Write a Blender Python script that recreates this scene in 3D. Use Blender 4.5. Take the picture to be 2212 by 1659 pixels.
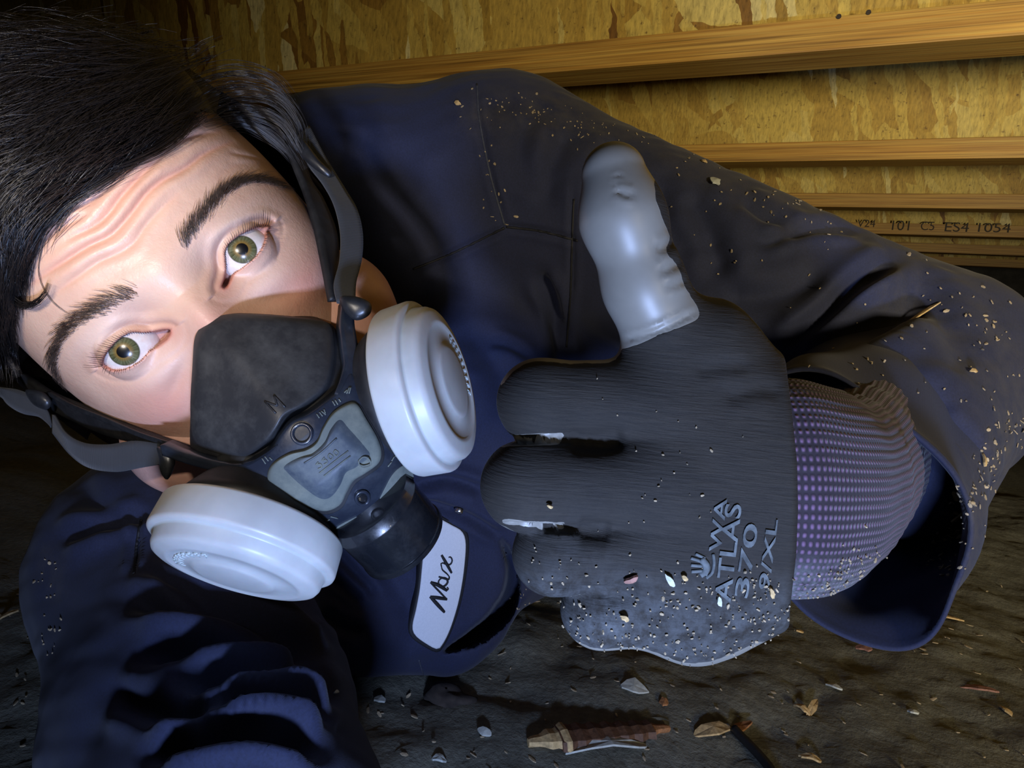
import bpy, bmesh, math, random
import numpy as np
import time
_T0 = time.time()
def tick(m): print('TICK', m, round(time.time() - _T0, 1))
from mathutils import Vector, Matrix
from mathutils.bvhtree import BVHTree

for o in list(bpy.data.objects):
    bpy.data.objects.remove(o)
scene = bpy.context.scene
COL = scene.collection
RNG = np.random.default_rng(7)
random.seed(7)

# ------------------------------------------------------------------ camera
F, CX, CY = 1500.0, 1106.0, 829.5           # focal length and centre in pixels of a 2212x1659 frame
UPC = np.array([0.07850272, 0.98882079, -0.12677052])     # gravity up, in camera coords (right, up, forward)
NC = np.array([0.45546128, 0.07754116, 0.88687225])       # horizontal, square to the joists
XC = np.cross(NC, UPC); XC = XC if XC[0] > 0 else -XC
M = np.array([XC / np.linalg.norm(XC), NC, UPC])          # camera coords -> world
if np.linalg.det(np.stack([M[:, 0], M[:, 1], -M[:, 2]], 1)) < 0:
    print('CAMERA HANDEDNESS PROBLEM')
CAMH = 0.30
CAM = np.array([0, 0, CAMH])

def c2w(c):
    return np.asarray(c) @ M.T + CAM
def w2c(w):
    return (np.asarray(w) - CAM) @ M
def P(px, py, d):
    return c2w([(px - CX) / F * d, -(py - CY) / F * d, d])
def Pc(px, py, d):
    return np.array([(px - CX) / F * d, -(py - CY) / F * d, d])
def pix(w):
    c = w2c(w)
    return np.stack([CX + F * c[..., 0] / c[..., 2], CY - F * c[..., 1] / c[..., 2]], -1)

cam_d = bpy.data.cameras.new('camera')
cam_o = bpy.data.objects.new('camera', cam_d)
COL.objects.link(cam_o)
cam_d.sensor_width = 36.0
cam_d.lens = 36.0 * F / 2212.0
cam_d.clip_start = 0.01
R3 = np.stack([M[:, 0], M[:, 1], -M[:, 2]], 1)
mw = Matrix.Identity(4)
for i in range(3):
    for j in range(3):
        mw[i][j] = R3[i, j]
    mw[i][3] = CAM[i]
cam_o.matrix_world = mw
scene.camera = cam_o

# ------------------------------------------------------------------ world, lights, exposure
scene.view_settings.view_transform = 'Standard'
scene.view_settings.look = 'None'
scene.view_settings.exposure = 0.0
scene.view_settings.gamma = 1.0
scene.view_settings.use_curve_mapping = False
wd = bpy.data.worlds.new('crawlspace_dark')
scene.world = wd
wd.use_nodes = True
wd.node_tree.nodes['Background'].inputs[0].default_value = (0.9, 0.8, 0.6, 1)
wd.node_tree.nodes['Background'].inputs[1].default_value = 0.004

def area(name, c, target, size, sizey, power, col, spread=180):
    l = bpy.data.lights.new(name, 'AREA')
    l.shape = 'RECTANGLE'; l.size = size; l.size_y = sizey
    l.energy = power; l.color = col; l.spread = math.radians(spread)
    o = bpy.data.objects.new(name, l); COL.objects.link(o)
    a = Vector(c2w(c)); b = Vector(c2w(target))
    o.location = a
    o.rotation_euler = (b - a).to_track_quat('-Z', 'Y').to_euler()
    return o
# bluish phone screen below the lens, added warm lamp behind it for the joists
area('phone_screen_light', (0.03, -0.20, -0.08), (-0.02, -0.02, 0.35), 0.05, 0.03, 1.55, (0.41, 0.56, 1.0), 120)
area('phone_lamp_light', (-0.155, 0.045, 0.01), (-0.165, 0.085, 0.30), 0.03, 0.012, 0.155, (1.0, 0.90, 0.79), 72)
area('added_warm_light', (0.55, -0.18, -0.75), (0.74, 0.38, 1.0), 0.16, 0.16, 5.0, (1.0, 0.86, 0.58), 72)

# ------------------------------------------------------------------ generic helpers
def nrm(v):
    v = np.asarray(v, float)
    return v / (np.linalg.norm(v, axis=-1, keepdims=True) + 1e-12)

def link(name, verts, faces, mat, parent=None, smooth=True, uv=None, mats=None, fmat=None):
    me = bpy.data.meshes.new(name)
    verts = np.asarray(verts, float)
    org = np.zeros(3)
    if parent is None and len(verts):
        lo, hi = verts.min(0), verts.max(0)
        org = np.array([(lo[0] + hi[0]) / 2, (lo[1] + hi[1]) / 2, lo[2]])
    if isinstance(faces, np.ndarray):
        k = faces.shape[1]
        me.vertices.add(len(verts)); me.vertices.foreach_set('co', (verts - org).astype(np.float32).ravel())
        me.loops.add(faces.size); me.loops.foreach_set('vertex_index', faces.astype(np.int32).ravel())
        me.polygons.add(len(faces)); me.polygons.foreach_set('loop_start', np.arange(0, faces.size, k, dtype=np.int32))
        me.update(calc_edges=True); me.validate()
    else:
        me.from_pydata((verts - org).tolist(), [], [list(map(int, f)) for f in faces])
        me.update()
    for m in (mats or [mat]):
        me.materials.append(m)
    if fmat is not None:
        me.polygons.foreach_set('material_index', np.asarray(fmat, np.int32))
    if smooth:
        me.polygons.foreach_set('use_smooth', np.ones(len(me.polygons), bool))
    if uv is not None:
        ul = me.uv_layers.new(name='UVMap')
        li = np.zeros(len(me.loops), np.int32)
        me.loops.foreach_get('vertex_index', li)
        ul.data.foreach_set('uv', np.asarray(uv, np.float32)[li].ravel())
    o = bpy.data.objects.new(name, me)
    COL.objects.link(o)
    o.location = org
    if parent is not None:
        o.parent = parent
        o.matrix_parent_inverse = ROOTM[parent.name].inverted()
    ROOTM[o.name] = Matrix.Translation(Vector(org))
    return o
ROOTM = {}
def thing(name, loc, label, cat, group=None):
    o = bpy.data.objects.new(name, None)
    o.empty_display_size = 0.02
    COL.objects.link(o)
    o.location = loc
    ROOTM[o.name] = Matrix.Translation(Vector(loc))
    return tag(o, label, cat, group)
def tag(o, label=None, cat=None, group=None, kind=None):
    if label: o['label'] = label
    if cat: o['category'] = cat
    if group: o['group'] = group
    if kind: o['kind'] = kind
    return o

def spline(pts, n, closed=False):
    """centripetal-ish Catmull-Rom through pts, n samples"""
    p = np.asarray(pts, float)
    if closed:
        q = np.vstack([p[-1], p, p[0], p[1]])
        segs = len(p)
    else:
        q = np.vstack([2 * p[0] - p[1], p, 2 * p[-1] - p[-2]])
        segs = len(p) - 1
    dense = []
    for i in range(segs):
        a, b, c, d = q[i:i + 4]
        t = np.linspace(0, 1, 24, endpoint=False)[:, None]
        dense.append(0.5 * (2 * b + (c - a) * t + (2 * a - 5 * b + 4 * c - d) * t ** 2 + (3 * b - a - 3 * c + d) * t ** 3))
    dense.append((p[0] if closed else p[-1])[None])
    dense = np.vstack(dense)
    s = np.r_[0, np.cumsum(np.linalg.norm(np.diff(dense, axis=0), axis=1))]
    u = np.linspace(0, s[-1], n, endpoint=not closed)
    return np.stack([np.interp(u, s, dense[:, k]) for k in range(p.shape[1])], 1)

def seg_dist(pts, poly):
    """distance of pts (N,2) to a polyline, plus parameter 0..1"""
    best = np.full(len(pts), 1e9); par = np.zeros(len(pts)); side = np.zeros(len(pts))
    L = np.r_[0, np.cumsum(np.linalg.norm(np.diff(poly, axis=0), axis=1))]
    for i in range(len(poly) - 1):
        a, b = poly[i], poly[i + 1]
        ab = b - a
        t = np.clip(((pts - a) @ ab) / (ab @ ab + 1e-12), 0, 1)
        r = pts - a - t[:, None] * ab
        d = np.hypot(r[:, 0], r[:, 1])
        m = d < best
        best[m] = d[m]
        par[m] = (L[i] + t[m] * (L[i + 1] - L[i])) / L[-1]
        side[m] = np.sign(ab[0] * r[m, 1] - ab[1] * r[m, 0])
    return best, par, side

def in_poly(pts, poly):
    x, y = pts[:, 0], pts[:, 1]
    ins = np.zeros(len(pts), bool)
    j = len(poly) - 1
    for i in range(len(poly)):
        xi, yi = poly[i]; xj, yj = poly[j]
        c = ((yi > y) != (yj > y)) & (x < (xj - xi) * (y - yi) / (yj - yi + 1e-12) + xi)
        ins ^= c
        j = i
    return ins

def grid_faces(nu, nv, closed_u=False, off=0):
    """quads for a (nv rows) x (nu cols) vertex grid stored row-major"""
    u = np.arange(nu if closed_u else nu - 1)
    v = np.arange(nv - 1)
    U, V = np.meshgrid(u, v)
    a = V * nu + U
    b = V * nu + (U + 1) % nu
    return (np.stack([a, b, b + nu, a + nu], -1).reshape(-1, 4) + off).tolist()

def tube(path, rad, sides=8, cap=True, flat=None):
    """tube around a 3-D path; rad scalar or per point. returns verts, faces"""
    path = np.asarray(path, float); n = len(path)
    rad = np.broadcast_to(np.asarray(rad, float), (n,))
    T = nrm(np.gradient(path, axis=0))
    ref = np.array([0.31, 0.2, 0.93])
    N = np.zeros_like(T)
    v = ref - T[0] * (ref @ T[0]); N[0] = nrm(v)
    for i in range(1, n):
        v = N[i - 1] - T[i] * (N[i - 1] @ T[i]); N[i] = nrm(v)
    B = np.cross(T, N)
    a = np.linspace(0, 2 * np.pi, sides, endpoint=False)
    V = path[:, None] + rad[:, None, None] * (np.cos(a)[None, :, None] * N[:, None] + np.sin(a)[None, :, None] * B[:, None])
    V = V.reshape(-1, 3)
    Fc = grid_faces(sides, n, True)
    if cap:
        Fc.append(list(range(sides))[::-1]); Fc.append([(n - 1) * sides + k for k in range(sides)])
    return V, Fc

def strands(P3, rad, sides=3):
    """P3 (N,n,3) paths, rad (N,n): thin open tubes as one vertex / quad array"""
    N, n, _ = P3.shape
    T = nrm(np.gradient(P3, axis=1)); ref = np.array([0.31, 0.2, 0.93])
    U = nrm(np.cross(T, ref)); W = np.cross(T, U)
    a = np.linspace(0, 2 * np.pi, sides, endpoint=False)
    V = P3[:, :, None] + rad[:, :, None, None] * (np.cos(a)[:, None] * U[:, :, None] + np.sin(a)[:, None] * W[:, :, None])
    q = np.array(grid_faces(sides, n, True))
    Q = (q[None] + (np.arange(N) * n * sides)[:, None, None]).reshape(-1, 4)
    return V.reshape(-1, 3), Q
class MB:
    def __init__(s): s.v = []; s.f = []; s.n = 0
    def add(s, V, Fc):
        V = np.asarray(V, float)
        s.v.append(V); s.f += [[int(i) + s.n for i in f] for f in Fc]; s.n += len(V)
        return s
    def build(s, name, mat, parent=None, smooth=True):
        return link(name, np.vstack(s.v), s.f, mat, parent, smooth)

def ribbon(A, B, th, n=60):
    """solid band between two 3-D edge polylines"""
    A = spline(A, n); B = spline(B, n)
    k = 5
    w = np.linspace(0, 1, k)[None, :, None]
    top = A[:, None] * (1 - w) + B[:, None] * w
    tu = np.gradient(top, axis=0); tv = np.gradient(top, axis=1)
    N = nrm(np.cross(tu, tv))
    vd = nrm(CAM - top)
    s = np.sign((N * vd).sum(-1).mean()); N = N * s
    bot = top - N * th
    ring = np.concatenate([top, bot[:, ::-1]], 1)          # n x 2k
    V = ring.reshape(-1, 3)
    Fc = grid_faces(2 * k, n, True)
    Fc.append(list(range(2 * k))[::-1]); Fc.append([(n - 1) * 2 * k + i for i in range(2 * k)])
    uv = np.stack(np.broadcast_arrays(np.linspace(0, 1, n)[:, None] * 10, np.r_[np.linspace(0, 1, k), np.linspace(1, 0, k)][None]), -1).reshape(-1, 2)
    return V, Fc, uv

# signed distance modelling -------------------------------------------------
def sd_cone(p, a, b, ra, rb):
    a = np.asarray(a); b = np.asarray(b); ab = b - a
    t = np.clip(((p - a) @ ab) / (ab @ ab + 1e-12), 0, 1)
    r = p - a - t[..., None] * ab
    return np.sqrt((r * r).sum(-1)) - (ra + (rb - ra) * t)
def sd_ell(p, c, ax, r):
    """ellipsoid; ax rows are axes"""
    q = (p - np.asarray(c)) @ np.asarray(ax).T / np.asarray(r)
    k0 = np.sqrt((q * q).sum(-1)); q2 = q / np.asarray(r); k1 = np.sqrt((q2 * q2).sum(-1)) + 1e-9
    return k0 * (k0 - 1) / k1
def smin(a, b, k):
    h = np.clip(0.5 + 0.5 * (b - a) / k, 0, 1)
    return b + (a - b) * h - k * h * (1 - h)
def surfnets(fn, lo, hi, h, sub=1):
    lo = np.asarray(lo, float); hi = np.asarray(hi, float)
    n = np.ceil((hi - lo) / h).astype(int) + 1
    ax = [lo[i] + h * np.arange(n[i]) for i in range(3)]
    st = 4
    n = ((n + st - 1) // st) * st + 1
    ax = [lo[i] + h * np.arange(n[i]) for i in range(3)]
    cx_, cy_, cz_ = np.meshgrid(*[a[::st] for a in ax], indexing='ij')
    Cs = fn(np.stack([cx_, cy_, cz_], -1))
    S = np.repeat(np.repeat(np.repeat(Cs, st, 0), st, 1), st, 2)
    S = np.ascontiguousarray(S[st // 2:st // 2 + n[0], st // 2:st // 2 + n[1], st // 2:st // 2 + n[2]]).astype(np.float32)
    near = np.argwhere(np.abs(S) < h * st * 1.35)
    for c0 in range(0, len(near), 400000):
        q = near[c0:c0 + 400000]
        S[q[:, 0], q[:, 1], q[:, 2]] = fn(lo + q * h)
    ins = S < 0
    cnt = np.zeros(tuple(n - 1), np.int8)
    corners = [(a, b, c) for a in (0, 1) for b in (0, 1) for c in (0, 1)]
    for a, b, c in corners:
        cnt += ins[a:n[0] - 1 + a, b:n[1] - 1 + b, c:n[2] - 1 + c]
    act = np.argwhere((cnt > 0) & (cnt < 8))
    idx = -np.ones(tuple(n - 1), np.int64)
    idx[act[:, 0], act[:, 1], act[:, 2]] = np.arange(len(act))
    acc = np.zeros((len(act), 3)); num = np.zeros(len(act))
    for c0 in corners:
        for k in range(3):
            if c0[k] == 1: continue
            c1 = list(c0); c1[k] = 1
            s0 = S[act[:, 0] + c0[0], act[:, 1] + c0[1], act[:, 2] + c0[2]]
            s1 = S[act[:, 0] + c1[0], act[:, 1] + c1[1], act[:, 2] + c1[2]]
            m = (s0 < 0) != (s1 < 0)
            t = np.where(m, s0 / (s0 - s1 + 1e-20), 0)
            pt = np.tile(np.array(c0, float), (len(act), 1)); pt[:, k] += t
            acc[m] += pt[m]; num[m] += 1
    V = lo + (act + acc / num[:, None]) * h
    quads = []
    for k in range(3):
        o1, o2 = [i for i in range(3) if i != k]
        sl0 = [slice(None)] * 3; sl1 = [slice(None)] * 3
        sl0[k] = slice(0, -1); sl1[k] = slice(1, None)
        ch = ins[tuple(sl0)] != ins[tuple(sl1)]
        e = np.argwhere(ch)
        e = e[(e[:, o1] > 0) & (e[:, o2] > 0) & (e[:, o1] < n[o1] - 1) & (e[:, o2] < n[o2] - 1)]
        def cell(d1, d2):
            q = e.copy(); q[:, o1] -= d1; q[:, o2] -= d2
            return idx[q[:, 0], q[:, 1], q[:, 2]]
        q = np.stack([cell(1, 1), cell(0, 1), cell(0, 0), cell(1, 0)], 1)
        flip = ins[e[:, 0], e[:, 1], e[:, 2]]
        if k == 1: flip = ~flip
        q[~flip] = q[~flip][:, ::-1]
        quads.append(q)
    Q = np.vstack(quads); Q = Q[(Q >= 0).all(1)]
    def relax(V, Q):
        s = np.zeros_like(V); c = np.zeros(len(V))
        for a in range(4):
            for b in (1, 3):
                np.add.at(s, Q[:, a], V[Q[:, (a + b) % 4]]); np.add.at(c, Q[:, a], 1)
        return V * 0.4 + 0.6 * s / np.maximum(c, 1)[:, None]
    def project(V, it=2):
        for _ in range(it):
            e = h * 0.15; d = fn(V)
            g = np.stack([(fn(V + np.eye(3)[k] * e) - fn(V - np.eye(3)[k] * e)) / (2 * e) for k in range(3)], -1)
            V = V - np.clip(d, -h, h)[:, None] * g / np.maximum((g * g).sum(-1), 0.2)[:, None]
        return V
    V = project(relax(V, Q), 2)
    for _ in range(sub):
        E = np.sort(np.stack([Q, np.roll(Q, -1, 1)], -1).reshape(-1, 2), 1)
        key = E[:, 0] * (len(V) + 1) + E[:, 1]
        uq, inv = np.unique(key, return_inverse=True)
        a = uq // (len(V) + 1); b = uq % (len(V) + 1)
        em = (V[a] + V[b]) / 2; fm = V[Q].mean(1)
        n0 = len(V); ei = (n0 + inv).reshape(-1, 4); fi = n0 + len(uq) + np.arange(len(Q))
        V = project(relax_free(np.vstack([V, em, fm])), 1)
        Q = np.concatenate([np.stack([Q[:, k], ei[:, k], fi, ei[:, (k + 3) % 4]], 1) for k in range(4)])
    return V, Q
def relax_free(V): return V

def vnormals(V, Q):
    Q = np.asarray(Q); N = np.zeros_like(V)
    fnm = np.cross(V[Q[:, 2]] - V[Q[:, 0]], V[Q[:, 3]] - V[Q[:, 1]])
    for k in range(4): np.add.at(N, Q[:, k], fnm)
    return nrm(N)
def fold(V, N, strokes, dmin=0, dmax=9):
    """press creases (pixel polylines) into a surface: (pts, amp mm, width px[, ridge])"""
    px = pix(V); c = w2c(V)
    face = np.clip((N * nrm(CAM - V)).sum(1) * 2.0 + 0.2, 0, 1)
    off = np.zeros(len(V))
    for st in strokes:
        pts, amp, w = st[:3]; ridge = st[3] if len(st) > 3 else 0.5
        poly = spline(np.array(pts, float), max(8, len(pts) * 5)) if len(pts) > 2 else np.array(pts, float)
        lo = poly.min(0) - 5 * w; hi = poly.max(0) + 5 * w
        m = (px[:, 0] > lo[0]) & (px[:, 0] < hi[0]) & (px[:, 1] > lo[1]) & (px[:, 1] < hi[1]) & (c[:, 2] > dmin) & (c[:, 2] < dmax)
        if not m.any(): continue
        d, t, s = seg_dist(px[m], poly)
        tap = np.clip(np.minimum(t, 1 - t) * 6 + 0.12, 0, 1)
        # distances past the ends fade
        g = -np.exp(-(d / w) ** 2) + ridge * np.exp(-((d - 2.1 * w) / (1.15 * w)) ** 2)
        off[m] += amp * 0.001 * g * tap * face[m]
    return V + N * off[:, None]

def bvh_of(V, Q):
    return BVHTree.FromPolygons([tuple(v) for v in V], [tuple(map(int, q)) for q in Q])
def hit(bvh, px, py, lift=0.0):
    d = P(px, py, 1.0) - CAM; d = d / np.linalg.norm(d)
    h = bvh.ray_cast(Vector(CAM), Vector(d))
    if h[0] is None: return None, None
    n = np.array(h[1])
    if n @ d > 0: n = -n
    return np.array(h[0]) + n * lift, n

# ------------------------------------------------------------------ materials
class NT:
    def __init__(s, name):
        s.m = bpy.data.materials.new(name); s.m.use_nodes = True
        s.t = s.m.node_tree; s.b = s.t.nodes['Principled BSDF']; s.out = s.t.nodes['Material Output']
    def n(s, typ, **kw):
        x = s.t.nodes.new(typ)
        for k, v in kw.items():
            if hasattr(x, k): setattr(x, k, v)
        return x
    def l(s, a, b): s.t.links.new(a, b)
    def coord(s, kind='Object', scale=(1, 1, 1), rot=(0, 0, 0)):
        c = s.n('ShaderNodeTexCoord'); mp = s.n('ShaderNodeMapping')
        mp.inputs['Scale'].default_value = scale; mp.inputs['Rotation'].default_value = rot
        s.l(c.outputs[kind], mp.inputs[0]); return mp.outputs[0]
    def noise(s, vec, scale, detail=4, rough=0.55, out='Fac', dist=0):
        x = s.n('ShaderNodeTexNoise'); x.inputs['Scale'].default_value = scale
        x.inputs['Detail'].default_value = detail; x.inputs['Roughness'].default_value = rough
        x.inputs['Distortion'].default_value = dist
        s.l(vec, x.inputs['Vector']); return x.outputs[out]
    def ramp(s, fac, stops, interp='LINEAR'):
        r = s.n('ShaderNodeValToRGB'); e = r.color_ramp; e.interpolation = interp
        while len(e.elements) < len(stops): e.elements.new(0.5)
        for q, (p, c) in zip(e.elements, stops):
            q.position = p; q.color = (*c, 1) if len(c) == 3 else c
        s.l(fac, r.inputs[0]); return r.outputs[0]
    def mix(s, fac, a, b, mode='MIX'):
        x = s.n('ShaderNodeMix', data_type='RGBA', blend_type=mode)
        for sock, v in ((x.inputs[0], fac), (x.inputs[6], a), (x.inputs[7], b)):
            if isinstance(v, bpy.types.NodeSocket): s.l(v, sock)
            elif isinstance(v, (int, float)): sock.default_value = v
            else: sock.default_value = (*v, 1)
        return x.outputs[2]
    def math(s, op, a, b=None):
        x = s.n('ShaderNodeMath', operation=op)
        for sock, v in ((x.inputs[0], a), (x.inputs[1], b)):
            if v is None: continue
            if isinstance(v, bpy.types.NodeSocket): s.l(v, sock)
            else: sock.default_value = v
        return x.outputs[0]
    def bump(s, h, strength, dist=0.001, normal=None):
        x = s.n('ShaderNodeBump'); x.inputs['Strength'].default_value = strength; x.inputs['Distance'].default_value = dist
        s.l(h, x.inputs['Height'])
        if normal: s.l(normal, x.inputs['Normal'])
        s.l(x.outputs[0], s.b.inputs['Normal']); return x.outputs[0]
    def set(s, **kw):
        for k, v in kw.items():
            k = k.replace('_', ' ')
            sock = s.b.inputs[k]
            if isinstance(v, bpy.types.NodeSocket): s.l(v, sock)
            elif isinstance(v, tuple) and len(v) == 3 and sock.type == 'RGBA': sock.default_value = (*v, 1)
            else: sock.default_value = v
        return s

def simple(name, col, rough=0.6, var=0.25, scale=200, bump=0.2, **kw):
    t = NT(name); v = t.coord('Object')
    n = t.noise(v, scale, 5)
    c2 = tuple(min(1, c * (1 + var)) for c in col); c1 = tuple(c * (1 - var) for c in col)
    t.set(Base_Color=t.ramp(n, [(0.3, c1), (0.7, c2)]), Roughness=rough, **kw)
    if bump: t.bump(n, bump, 0.0006)
    return t.m

def mat_osb():
    t = NT('strand_board')
    base = None
    for k, (rot, sc, seed) in enumerate([(0.42, (15, 1, 4.6), 0), (-0.40, (17, 1, 5), 11), (0.75, (22, 1, 7), 23), (0.2, (70, 1, 8), 37)]):
        c = t.n('ShaderNodeTexCoord'); mp = t.n('ShaderNodeMapping'); mp2 = t.n('ShaderNodeMapping')
        mp.inputs['Rotation'].default_value = (0, rot, 0); mp.inputs['Location'].default_value = (seed, 0, seed * .3)
        mp2.inputs['Scale'].default_value = sc
        dn = t.n('ShaderNodeTexNoise'); dn.inputs['Scale'].default_value = 30; dn.inputs['Detail'].default_value = 3
        t.l(c.outputs['Object'], mp.inputs[0])
        t.l(mp.outputs[0], dn.inputs['Vector'])
        add = t.n('ShaderNodeVectorMath', operation='MULTIPLY_ADD')
        t.l(dn.outputs['Color'], add.inputs[0]); add.inputs[1].default_value = (0.018, 0.018, 0.018); t.l(mp.outputs[0], add.inputs[2])
        t.l(add.outputs[0], mp2.inputs[0])
        vo = t.n('ShaderNodeTexVoronoi', feature='F1'); vo.inputs['Scale'].default_value = 1.0
        t.l(mp2.outputs[0], vo.inputs['Vector'])
        sep = t.n('ShaderNodeSeparateColor'); t.l(vo.outputs['Color'], sep.inputs[0])
        col = t.ramp(sep.outputs[0], [(0.0, (0.15, 0.065, 0.012)), (0.05, (0.28, 0.15, 0.026)), (0.13, (0.40, 0.26, 0.048)), (0.5, (0.48, 0.33, 0.07)), (0.85, (0.57, 0.43, 0.105)), (0.97, (0.62, 0.50, 0.16)), (1.0, (0.72, 0.64, 0.33))])
        if base is None: base = col
        else:
            fac = t.math('GREATER_THAN', sep.outputs[1], 0.42 + 0.07 * k)
            base = t.mix(fac, base, col)
    v = t.coord('Object', (90, 90, 22), (0, 0.2, 0))
    g = t.noise(v, 3.0, 6, 0.65)
    col = t.mix(0.75, base, t.ramp(g, [(0.25, (0.25, 0.2, 0.15)), (0.45, (0.8, 0.78, 0.75)), (0.75, (1.35, 1.3, 1.15))]), 'MULTIPLY')
    v2 = t.coord('Object', (1, 1, 1)); sp = t.noise(v2, 120, 5, 0.7)
    col = t.mix(t.ramp(sp, [(0.60, (0, 0, 0)), (0.70, (.8, .8, .8))]), col, (0.08, 0.035, 0.012))
    t.set(Base_Color=col, Roughness=0.62); t.bump(g, 0.5, 0.001)
    return t.m
def mat_lvl(name, dark=1.0):
    t = NT(name)
    v = t.coord('Object', (0.9, 60, 60)); n1 = t.noise(v, 4.5, 6, 0.6)
    v2 = t.coord('Object', (2.2, 340, 340)); n2 = t.noise(v2, 1.3, 4, 0.6)
    a = t.ramp(n1, [(0.25, (0.20, 0.09, 0.016)), (0.42, (0.36, 0.19, 0.035)), (0.6, (0.50, 0.30, 0.065)), (0.75, (0.60, 0.42, 0.10))])
    col = t.mix(0.8, a, t.ramp(n2, [(0.30, (0.22, 0.17, 0.12)), (0.46, (0.85, .85, .85)), (0.65, (1.15, 1.1, 1.0))]), 'MULTIPLY')
    t.set(Base_Color=col, Roughness=0.55); t.bump(n2, 0.4, 0.0008)
    return t.m
def mat_ground():
    t = NT('dirt'); v = t.coord('Object')
    a = t.noise(v, 9, 8, 0.65); b = t.noise(v, 160, 5, 0.7)
    col = t.ramp(a, [(0.25, (0.112, 0.110, 0.085)), (0.55, (0.172, 0.170, 0.132)), (0.8, (0.225, 0.222, 0.178))])
    col = t.mix(0.6, col, t.ramp(b, [(0.3, (0.45, .45, .45)), (0.7, (1.4, 1.4, 1.35))]), 'MULTIPLY')
    sp = t.noise(v, 300, 2, 0.5)
    col = t.mix(t.ramp(sp, [(0.70, (0, 0, 0)), (0.76, (.7, .7, .7))]), col, (0.25, 0.21, 0.14))
    t.set(Base_Color=col, Roughness=0.9); t.bump(b, 0.8, 0.002)
    return t.m
def mat_cloth(name, col, dirt=(0.11, 0.10, 0.09), damt=0.35, dust=True):
    t = NT(name); v = t.coord('Object')
    a = t.noise(v, 14, 6, 0.6); b = t.noise(v, 900, 3, 0.6)
    c = t.mix(t.ramp(b, [(0.3, (0, 0, 0)), (0.7, (1, 1, 1))]), tuple(x * .8 for x in col), tuple(x * 1.25 for x in col))
    c = t.mix(t.ramp(a, [(0.55, (0, 0, 0)), (0.85, (damt, damt, damt))]), c, dirt)
    if dust:
        at = t.n('ShaderNodeAttribute'); at.attribute_name = 'dust'
        nz = t.noise(v, 70, 6, 0.7); f = t.math('MULTIPLY', at.outputs['Fac'], t.ramp(nz, [(0.35, (0, 0, 0)), (0.75, (1, 1, 1))]))
        c = t.mix(f, c, (0.085, 0.075, 0.06))
    t.set(Base_Color=c, Roughness=0.85, Sheen_Weight=0.05, Sheen_Roughness=0.5)
    w = t.n('ShaderNodeTexWave'); w.inputs['Scale'].default_value = 700; t.l(v, w.inputs['Vector'])
    t.bump(t.math('ADD', b, w.outputs['Fac']), 0.12, 0.0005)
    return t.m
def mat_skin():
    t = NT('skin'); v = t.coord('Object')
    a = t.noise(v, 45, 5, 0.6); b = t.noise(v, 900, 4, 0.6); c0 = t.noise(v, 260, 4, 0.6)
    at = t.n('ShaderNodeAttribute'); at.attribute_name = 'tint'
    sep = t.n('ShaderNodeSeparateColor'); t.l(at.outputs['Color'], sep.inputs[0])
    col = t.ramp(a, [(0.3, (0.60, 0.375, 0.27)), (0.7, (0.70, 0.475, 0.345))])
    col = t.mix(t.math('MULTIPLY', c0, 0.22), col, (0.56, 0.26, 0.19))
    col = t.mix(sep.outputs[0], col, (0.60, 0.215, 0.155))     # redness
    col = t.mix(sep.outputs[1], col, (0.80, 0.62, 0.52))      # paler, lids and under-eye
    col = t.mix(sep.outputs[2], col, (0.20, 0.075, 0.055))       # lash line, deep lines
    t.set(Base_Color=col, Roughness=t.ramp(c0, [(0.3, (.33, .33, .33)), (0.7, (.52, .52, .52))]), Subsurface_Weight=0.12, Subsurface_Scale=0.006, Specular_IOR_Level=0.45)
    t.b.inputs['Subsurface Radius'].default_value = (1.0, 0.35, 0.2)
    t.bump(t.math('ADD', b, t.math('MULTIPLY', c0, 1.5)), 0.24, 0.0006)
    return t.m
def mat_eye():
    t = NT('eyeball'); c = t.n('ShaderNodeTexCoord')
    sep = t.n('ShaderNodeSeparateXYZ'); t.l(c.outputs['UV'], sep.inputs[0])   # u = angle from gaze axis in mm, v = around
    r = sep.outputs[0]
    cv = t.n('ShaderNodeCombineXYZ'); t.l(t.math('MULTIPLY', sep.outputs[1], 9.0), cv.inputs[0]); t.l(t.math('MULTIPLY', r, 0.18), cv.inputs[1])
    n = t.noise(cv.outputs[0], 5.0, 5, 0.65)
    iris = t.ramp(n, [(0.3, (0.030, 0.032, 0.012)), (0.5, (0.095, 0.098, 0.045)), (0.75, (0.19, 0.20, 0.115))])
    iris = t.mix(t.ramp(r, [(0.25, (.9, .9, .9)), (0.42, (0, 0, 0))]), iris, (0.20, 0.115, 0.025))
    iris = t.mix(t.ramp(r, [(0.50, (0, 0, 0)), (0.60, (.75, .75, .75))]), iris, (0.05, 0.055, 0.035))
    col = t.mix(t.ramp(r, [(0.225, (0, 0, 0)), (0.255, (1, 1, 1))]), (0.003, 0.003, 0.004), iris)
    vv = t.coord('Object'); bl = t.noise(vv, 250, 5, 0.7)
    scl = t.ramp(bl, [(0.35, (0.72, 0.70, 0.68)), (0.75, (0.66, 0.52, 0.47))])
    col = t.mix(t.ramp(r, [(0.585, (0, 0, 0)), (0.63, (1, 1, 1))]), col, scl)
    t.set(Base_Color=col, Roughness=0.25, Coat_Weight=1.0, Coat_Roughness=0.02)
    return t.m
def mat_hair(name, col):
    t = NT(name); v = t.coord('Object'); n = t.noise(v, 300, 3)
    t.set(Base_Color=t.ramp(n, [(0.3, tuple(x * .6 for x in col)), (0.7, tuple(x * 1.5 for x in col))]), Roughness=0.34, Specular_IOR_Level=0.6)
    return t.m
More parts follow.
